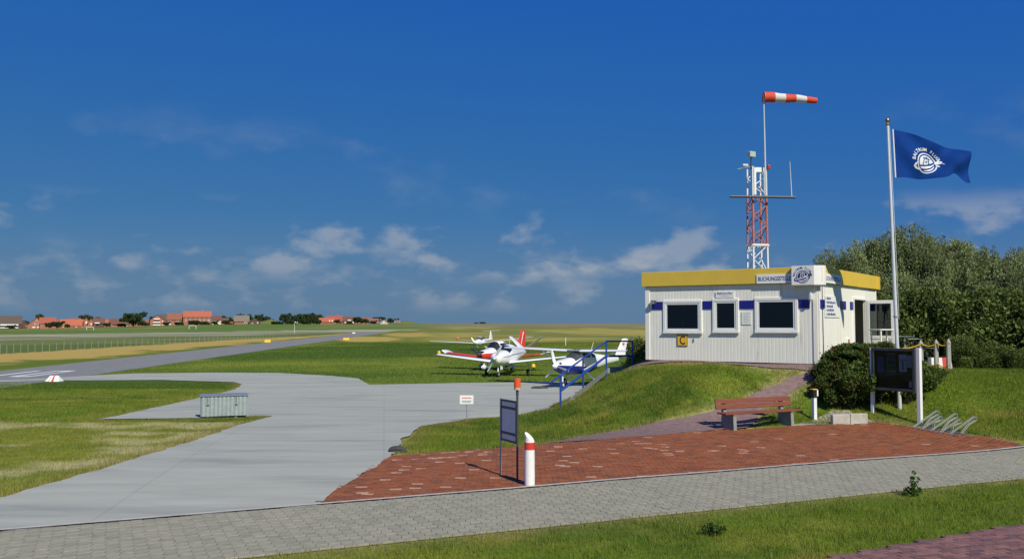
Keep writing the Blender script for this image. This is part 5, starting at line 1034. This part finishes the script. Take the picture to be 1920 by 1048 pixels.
for i, (px, Y, yt, rad, lb) in enumerate(sl_): put(shr, i, px, Y, yt, rad, lb, 'shrub', 'leafy_shrub', 'leafy shrubs in front of the willows')
for i, (px, Y, yt, rad, lb) in enumerate([(1802, 32.4, 628, .75, 'low leafy bush at the end of the rope fence'), (1838, 32.3, 638, .8, 'low hedge bush second from the rope fence end'), (1876, 32.0, 648, .8, 'low hedge bush third from the rope fence end'), (1915, 31.6, 655, .9, 'low hedge bush at the outer end of the slope'), (1204, 37.5, 634, .9, 'dark leafy bush behind the hut, by the aircraft tail')]):
    put(shr, i, px, Y, yt, rad, lb, 'bush', 'hedge_bush', 'low bushes on the bank')
def rose_proto(seed, n=8500):
    g = random.Random(seed); lobes = [(0, 0, .5, .75, .7, .5)]
    for i in range(16):
        a = g.uniform(0, 6.28); q = g.uniform(.3, .85); lobes.append((q * math.cos(a), q * math.sin(a), g.uniform(.15, .85), g.uniform(.16, .3), g.uniform(.16, .3), g.uniform(.16, .3)))
    e = empty('rose_bush', (0, 0, 0)); leaves('foliage', n, lobes, .085, [(.075, .125, .022), (.055, .095, .018), (.12, .15, .03), (.09, .13, .025)], e, .62, .25, .3, seed); stems(e, lobes[1:], 'stems', .02, seed)
    hp = MB()
    for i in range(26):
        a = g.uniform(0, 6.28); b = g.uniform(.0, 1.2); p = Vector((.95 * math.cos(a) * math.cos(b), .95 * math.sin(a) * math.cos(b), .5 + .55 * math.sin(b))); r = g.uniform(.014, .026)
        hp.add([p + Vector(q) * r for q in ((1, 0, 0), (0, 1, 0), (-1, 0, 0), (0, -1, 0), (0, 0, 1), (0, 0, -1))], [(0, 1, 4), (1, 2, 4), (2, 3, 4), (3, 0, 4), (1, 0, 5), (2, 1, 5), (3, 2, 5), (0, 3, 5)])
    hp.build('rose_hips', mat('rose_hip', (.42, .06, .06), .5), e)['kind'] = 'stuff'; return e, 1.1, .95
ros = [rose_proto(s) for s in (21, 22)]
for i, (px, Y, yt, rad, lb) in enumerate([(1556, 27.5, 668, .80, 'rose bush at the foot of the hut corner beside the footpath'), (1592, 27.9, 640, 1.0, 'tall rose bush under the letter box of the hut'), (1634, 28.3, 637, 1.0, 'rose bush in front of the open door'), (1672, 27.6, 645, .95, 'rose bush round the foot of the flagpole'), (1590, 26.7, 686, .9, 'lower rose bush between the path lamp and the hut'),
                                          (1640, 26.6, 668, .9, 'rose bush behind the posters of the notice board'), (1692, 26.4, 672, .85, 'rose bush behind the thick white post of the notice board'), (1728, 27.0, 678, .75, 'rose bush at the outer side of the notice board'), (1548, 27.0, 700, .55, 'small rose bush spilling onto the footpath')]):
    put(ros, i, px, Y, yt, rad, lb, 'rose bush', 'rose_bush', 'rose bushes below the hut')
# weeds in the verge
def weed(px, py, h, n, seed, label):
    g = at(px, py); rr = random.Random(seed); e = empty('verge_weed', g, 0, label, 'weed'); mb = MB(); lobes = []
    for i in range(n):
        a = rr.uniform(0, 6.28); q = rr.uniform(.05, .3) * h; t = Vector((q * math.cos(a), q * math.sin(a), h * rr.uniform(.5, 1))); mb.tube([(0, 0, 0), t * .5 + Vector((0, 0, .05)), t], [.006, .005, .002], 4)
        for f in (.35, .6, .8, 1): lobes.append((t.x * f, t.y * f, t.z * f, .035, .035, .03))
    mb.build('stem', mat('weed_stem', (.12, .17, .06), .8), e); tag(leaves('leaf_mass', 70 * n, lobes + [(0, 0, .08, .17, .14, .09)] * 3, .055, [(.06, .11, .02), (.08, .14, .025)], e, .45, .2, 0, seed), kind='stuff')
weed(1712, 930, .42, 7, 1, 'tall leafy weed growing in the verge beside the grey path'); weed(1338, 1003, .13, 8, 2, 'low spreading weed clump in the middle of the verge')

# ------------------------------------------------------------------ village behind the meadow
def house(px0, px1, yb, ye, yr, roof, wall, label, gable=False, depth=9, wins=(), balc=(), chim=False, dist=None):
    g = at((px0 + px1) / 2, yb)
    g = ptY((px0 + px1) / 2, yb, dist or 630)
    k = g.y / FPX; w = (px1 - px0) * k; he = (yb - ye) * k; hr = (yb - yr) * k; e = empty('house', g, -math.atan2(g.x, g.y), label, 'house', 'houses of the village')
    h2 = w / 2; wl_ = MB(); bz = -4.0
    if gable:
        pf = [(-h2, bz), (h2, bz), (h2, he), (0, hr), (-h2, he)]; wl_.prism(pf, lambda x, z: (x, 0, z), lambda x, z: (x, depth, z)); rf = MB(); t = .3
        for s in (-1, 1): rf.add([(s * (h2 + .5), y, he - .35 + q) for y in (-.4, depth + .4) for q in (0, t)] + [(0, y, hr + q + .06) for y in (-.4, depth + .4) for q in (0, t)], [(0, 1, 3, 2), (4, 6, 7, 5), (0, 4, 5, 1), (2, 3, 7, 6), (1, 5, 7, 3), (0, 2, 6, 4)])
    else:
        pf = [(0, bz), (depth, bz), (depth, he), (depth / 2, hr), (0, he)]; wl_.prism(pf, lambda y, z: (-h2, y, z), lambda y, z: (h2, y, z)); rf = MB(); t = .3
        for y0 in (-.5, depth + .5): rf.add([(x, y0, he - .35 + q) for x in (-h2 - .4, h2 + .4) for q in (0, t)] + [(x, depth / 2, hr + q + .06) for x in (-h2 - .4, h2 + .4) for q in (0, t)], [(0, 1, 3, 2), (4, 6, 7, 5), (0, 4, 5, 1), (2, 3, 7, 6), (1, 5, 7, 3), (0, 2, 6, 4)])
    wl_.build('wall', WALL[wall], e); ro = rf.build('roof', ROOF[roof], e)
    if chim: MB().box((w * .2, depth / 2, hr + .6), (.9, .7, 1.8)).build('chimney', WALL['brick'], ro)
    for fx_, fz_, ww, hh, m in wins:                     # fractions of width / px heights
        f = MB().box((-h2 + w * fx_, -.06 if fz_ * k < he + .5 or gable else depth * .22, fz_ * k), (ww * k, .14, hh * k)).build('window', 'white', e)
        if m: MB().box((-h2 + w * fx_, (-.15 if fz_ * k < he + .5 or gable else depth * .22 - .1), fz_ * k), (ww * k * .7, .06, hh * k * .66)).build('pane', 'dark', f)
    for fx0, fx1, z, hh in balc: MB().box((-h2 + w * (fx0 + fx1) / 2, -.7, z * k), (w * (fx1 - fx0), 1.4, hh * k)).build('balcony', 'white', e)
    return e
WN = lambda n, z, ww=1.6, hh=1.8, m=1, a=.12, b=.88: [(a + (b - a) * i / max(1, n - 1), z, ww, hh, m) for i in range(n)]
house(1, 38, 616, 607, 593, 'dark', 'dark', 'dark-roofed house with two long white balconies at the village edge', balc=[(.05, .85, 7.0, 2.6), (.05, .85, 1.6, 1.8)], wins=[(.93, 12, 3, 3.5, 0)], depth=14)
house(53, 84, 615.5, 610, 595.5, 'rust', 'brick', 'brick gabled house with white trim facing the meadow', True, wins=[(.42, 8, 3, 3, 1), (.62, 8, 3, 3, 1), (.5, 14, 2.2, 3, 1), (.35, 2, 5, 2.2, 0), (.6, 2, 5, 2.2, 0), (.9, 3, 3.5, 6, 0)])
house(76, 102, 614, 606, 596, 'red', 'brick', 'orange-roofed house directly behind the brick gable', wins=WN(2, 5), dist=625, depth=10)
house(116, 158, 614, 610.5, 599.5, 'orange', 'brick', 'long low house with orange roof and three dormer windows', wins=[(.30, 6.8, 2.2, 2.0, 0), (.38, 6.8, 2.2, 2, 0), (.46, 6.8, 2.2, 2, 0)] + WN(4, 1.5, 3.2, 1.6, 0), depth=12)
house(157, 166, 612.5, 603, 596, 'red', 'brick', 'narrow orange gabled house with a white upper window', True, wins=[(.5, 8, 2.5, 4, 0)])
house(165, 177, 612.5, 606, 598, 'orange', 'brick', 'small orange gabled house with white window beside the narrow gable', True, wins=[(.5, 5, 2.6, 3, 0)])
house(176, 195, 612.5, 605, 597, 'brown', 'dark', 'brown-roofed house with one white balcony', balc=[(.1, .55, 7, 2)], wins=WN(2, 3))
house(193, 207, 612, 606, 600, 'orange', 'brick', 'small house with plain orange roof', wins=[(.5, 3, 2, 2, 1)], dist=650)
house(206, 240, 612, 608, 598, 'brown', 'brick', 'long dark brown hipped barn beside the round tree', wins=[(.1, 1.5, 4, 2, 0), (.85, 1.8, 5, 2.4, 0)], depth=12)
house(262, 288, 610.5, 606, 601, 'rust', 'brick', 'low brick house with rust roof and white windows', wins=[(.15, 4, 3, 2, 0), (.4, 4.5, 3, 3, 0), (.75, 2, 2.5, 3, 0)])
house(282, 308, 610.5, 600, 590.5, 'brown', 'brick', 'stepped block with three white balconies under a gable', True, balc=[(.25, .65, 12.5, 2), (.2, .7, 6.5, 2.0), (.2, .7, 1.5, 2)], wins=[(.85, 8, 2, 2, 0), (.85, 2, 2, 3, 0)])
house(300, 321, 610, 600, 590, 'dark', 'brick', 'dark-roofed house joined to the balcony block', wins=[(.8, 9, 2.5, 2, 1)], dist=660, balc=[(.6, 1.0, 4, 3)])
house(315, 351, 609.5, 599, 588, 'rust', 'brick', 'wide rust-roofed house with an extension before the big hotel', wins=WN(3, 7.5, 3.2, 3) + WN(3, 2, 3.5, 2.4, 0), depth=14)
house(345, 394, 609, 594, 584, 'orange', 'brick', 'big orange-roofed hotel with two rows of white windows', wins=WN(6, 13, 2.4, 2.2, 1, .1, .92) + WN(6, 8, 2.4, 2.2, 1, .1, .92) + [(.72, 3, 8, 4, 0), (.92, 8, 3, 3, 0)], depth=16, chim=True)
house(398, 414, 608.5, 599, 593, 'brown', 'cream', 'small brown-roofed house beside the hotel', wins=[(.3, 6, 2, 2, 1)], balc=[(.0, .9, 1.2, 1.6)])
house(429, 439, 608.5, 606, 604, 'red', 'brick', 'tiny shed with bright orange roof', depth=5)
house(440, 466, 608.5, 602, 592, 'grey', 'brick', 'grey-thatched house with two white windows under the pines', wins=[(.72, 5, 2, 3, 0), (.85, 5, 2, 3, 0)])
house(467, 488, 609.5, 604, 598, 'grey', 'dark', 'low grey round-gabled house with white parasols', True, wins=[(.3, 3, 3, 3, 1), (.75, 4.5, 2.5, 2, 0)])
house(599, 626, 606.5, 603, 596.5, 'orange', 'brick', 'bright orange barn with two white doors beside the pines', wins=[(.70, 4.2, 2, 5, 0), (.88, 4.2, 2, 5, 0)], depth=12)
house(614, 642, 606.5, 602, 592.5, 'red', 'brick', 'orange-red roofed house behind the barn', dist=690, depth=14, chim=True)
house(643, 665, 606.5, 601.5, 594, 'brown', 'dark', 'dark brown house with white central windows', wins=[(.55, 6.2, 6, 2, 0), (.2, 2.2, 3, 2.4, 0), (.55, 1.8, 6, 2.2, 0), (.85, 2, 3.5, 2.4, 0)])
house(677, 692, 606.5, 603, 596, 'rust', 'brick', 'rust-roofed house half hidden by dark trees', wins=[(.5, 2, 2, 2, 0)])
house(696, 709, 606.5, 605, 598, 'rust', 'cream', 'small rust-roofed cottage near the end of the village', wins=[(.9, 1.5, 2, 2, 0)])
house(713, 728, 607, 605.5, 599, 'grey', 'cream', 'grey-thatched cottage at the end of the village', True, wins=[(.4, 2, 2, 2, 0)])
for i, (p0, p1, yb, ye, yr, ro, wa, lb) in enumerate([(38, 50, 614, 608, 601, 'brown', 'dark', 'small brown house between the balcony house and the brick gable'), (104, 118, 612, 607, 600, 'rust', 'brick', 'rust-roofed house end behind the dark bushy tree'), (128, 150, 611, 604, 597.5, 'rust', 'dark', 'rust roof rising behind the long orange house'), (240, 262, 610, 606, 600, 'rust', 'brick', 'low rust-roofed house behind the largest tree'), (322, 340, 609, 598, 592, 'red', 'brick', 'red roof gable behind the wide rust house'), (414, 428, 608, 602, 597, 'brown', 'brick', 'brown house behind the upright tree'), (665, 678, 606.5, 602, 597, 'dark', 'brick', 'dark-roofed house behind the tree by the white-windowed house'), (740, 750, 607, 605, 601, 'grey', 'cream', 'last low grey hut of the village')]): house(p0, p1, yb, ye, yr, ro, wa, lb, i % 3 == 0, wins=WN(2, 3, 1.6, 1.8), dist=648)
def far_tree(seed):
    g = random.Random(seed); lobes = [(0, 0, .55, .7, .7, .42)] + [(g.uniform(-.7, .7), g.uniform(-.5, .5), g.uniform(.25, .85), g.uniform(.2, .38), .3, g.uniform(.12, .25)) for i in range(14)]
    e = empty('village_tree', (0, 0, 0)); leaves('crown', 1500, lobes, .17, [(.030, .055, .018), (.040, .068, .02), (.05, .08, .028)], e, .8, .1, .3, seed); MB().tube([(0, 0, -.4), (0, 0, .3), (.05, 0, .7)], [.07, .05, .02], 6).build('trunk', 'bark', e); return e, 1.0, .9
ft = [far_tree(s) for s in (31, 32, 33)]
VT = [(20, 609, 617, 16, 'low hedge tree in front of the white balconies'), (92, 604, 615, 14, 'dark shrub in front of the brick gable side'), (126, 607, 615, 12, 'dark shrub in front of the long orange house'), (200, 605, 613, 14, 'shrub in front of the plain orange roof'), (228, 606, 613, 16, 'shrub in front of the brown barn'), (272, 604, 611.5, 18, 'dark hedge tree in front of the low brick house'), (312, 603, 611, 14, 'shrub in front of the dark-roofed house'), (336, 603, 610.5, 16, 'shrub in front of the wide rust-roofed house'), (385, 602, 610, 16, 'shrub in front of the hotel end windows'), (424, 600, 610, 18, 'bushy tree in front of the brown house'), (520, 602, 609, 22, 'low pine in front of the grassy dune'), (545, 599, 609, 20, 'undergrowth pine in front of the grove'), (570, 599, 609, 24, 'undergrowth pine in front of the broad pine'), (594, 598, 608, 16, 'dark shrub in front of the orange barn end'), (655, 602, 608, 12, 'shrub in front of the brown white-windowed house'), (700, 601, 608, 14, 'shrub in front of the small cottage'), (47, 600, 616, 14, 'dark tree between the balcony house and the brick gable'), (75, 588, 612, 20, 'round tree behind the brick gable roof'), (107, 602, 615, 24, 'dark bushy tree before the long orange house'), (161, 589, 611, 24, 'wide tree behind the narrow orange gable'), (184, 594, 610, 22, 'tree behind the brown-roofed balcony house'), (250, 585.5, 612.5, 42, 'largest round tree of the village beside the brown barn'), (290, 592, 608, 18, 'tree behind the low brick house'), (365, 600, 610, 30, 'dark bush in front of the big hotel'),
      (403, 601, 610, 12, 'bush beside the hotel end'), (418, 591, 609, 16, 'upright tree right of the hotel'), (431, 594, 608.5, 14, 'tree above the tiny orange shed'), (446, 588, 606, 10, 'tree top behind the grey-thatched house'), (455, 588, 606, 10, 'second tree top behind the grey-thatched house'), (468, 588, 609, 13, 'dark pine between the grey houses'), (484, 589, 607, 16, 'dark pine above the low round-gabled house'), (499, 592, 607, 16, 'dark pine on the small dune'), (511, 598, 607, 12, 'low pine at the foot of the small dune'),
      (535, 587.5, 608, 24, 'tall pine at the start of the pine grove'), (553, 590, 608, 16, 'pine second in the pine grove'), (563, 587.5, 608, 18, 'pine in the middle of the pine grove'), (577, 587, 608, 22, 'broad pine in the pine grove'), (588, 587.5, 608, 20, 'broad pine near the orange barn end of the grove'), (600, 589, 603, 14, 'pine top behind the orange barn'), (632, 599, 607, 13, 'dark bush in front of the orange barn'), (671, 593.5, 607, 17, 'dark tree beside the white-windowed brown house'), (685, 597, 607, 14, 'dark tree before the half hidden house'), (706, 594, 603, 16, 'tree behind the small cottage'), (719, 594, 601, 8, 'tree top behind the grey cottage'), (732, 596, 606, 14, 'round tree at the village end'), (743, 597, 606, 10, 'last small tree of the village'), (905, 603.5, 607, 12, 'far dark clump of trees on the horizon'), (893, 604.5, 607, 10, 'smaller far clump of trees on the horizon')]
for i, (px, yt, yb, w, lb) in enumerate(VT):
    Y = (612 if (' before ' in lb or 'in front' in lb or 'beside' in lb) else 676) if px < 880 else 1500; p = ptY(px, yb, Y); e0, h0, r0_ = ft[i % 3]; e = e0 if id(e0) not in used else copy_tree(e0); used.add(id(e0)); k = Y / FPX; e.location = p; e.scale = (w * k / 1.8, w * k / 1.8, (yb - yt) * k); e.rotation_euler = (0, 0, random.uniform(-.5, .5)); tag(e, lb, 'tree', 'village trees')
# grassy dune by the pines
def dune(px0, px1, yt, yb, Y, label):
    c = ptY((px0 + px1) / 2, yb, Y); k = Y / FPX; W = (px1 - px0) * k; H = (yb - yt) * k; n, m_ = 24, 8; u, v = np.meshgrid(np.linspace(-1, 1, n), np.linspace(-1, 1, m_)); z = H * np.clip(1 - u ** 2, 0, 1) * np.clip(1 - v ** 2, 0, 1) * (.6 + .6 * fbm(u * 3 + px0, v * 2)) - .4
    i_ = np.arange(n * m_).reshape(m_, n); Fc = np.stack([i_[:-1, :-1], i_[:-1, 1:], i_[1:, 1:], i_[1:, :-1]], -1).reshape(-1, 4); o = np_mesh('dune', np.stack([u * W / 2, v * W * .2, z], -1).reshape(-1, 3), Fc, 'ground', None, np.tile(np.array((.13, .145, .045)), (n * m_, 1))); o.location = c; o['kind'] = 'structure'
dune(470, 540, 598, 609, 650, ''); dune(735, 790, 601, 608, 680, ''); dune(380, 480, 601, 609, 700, '')
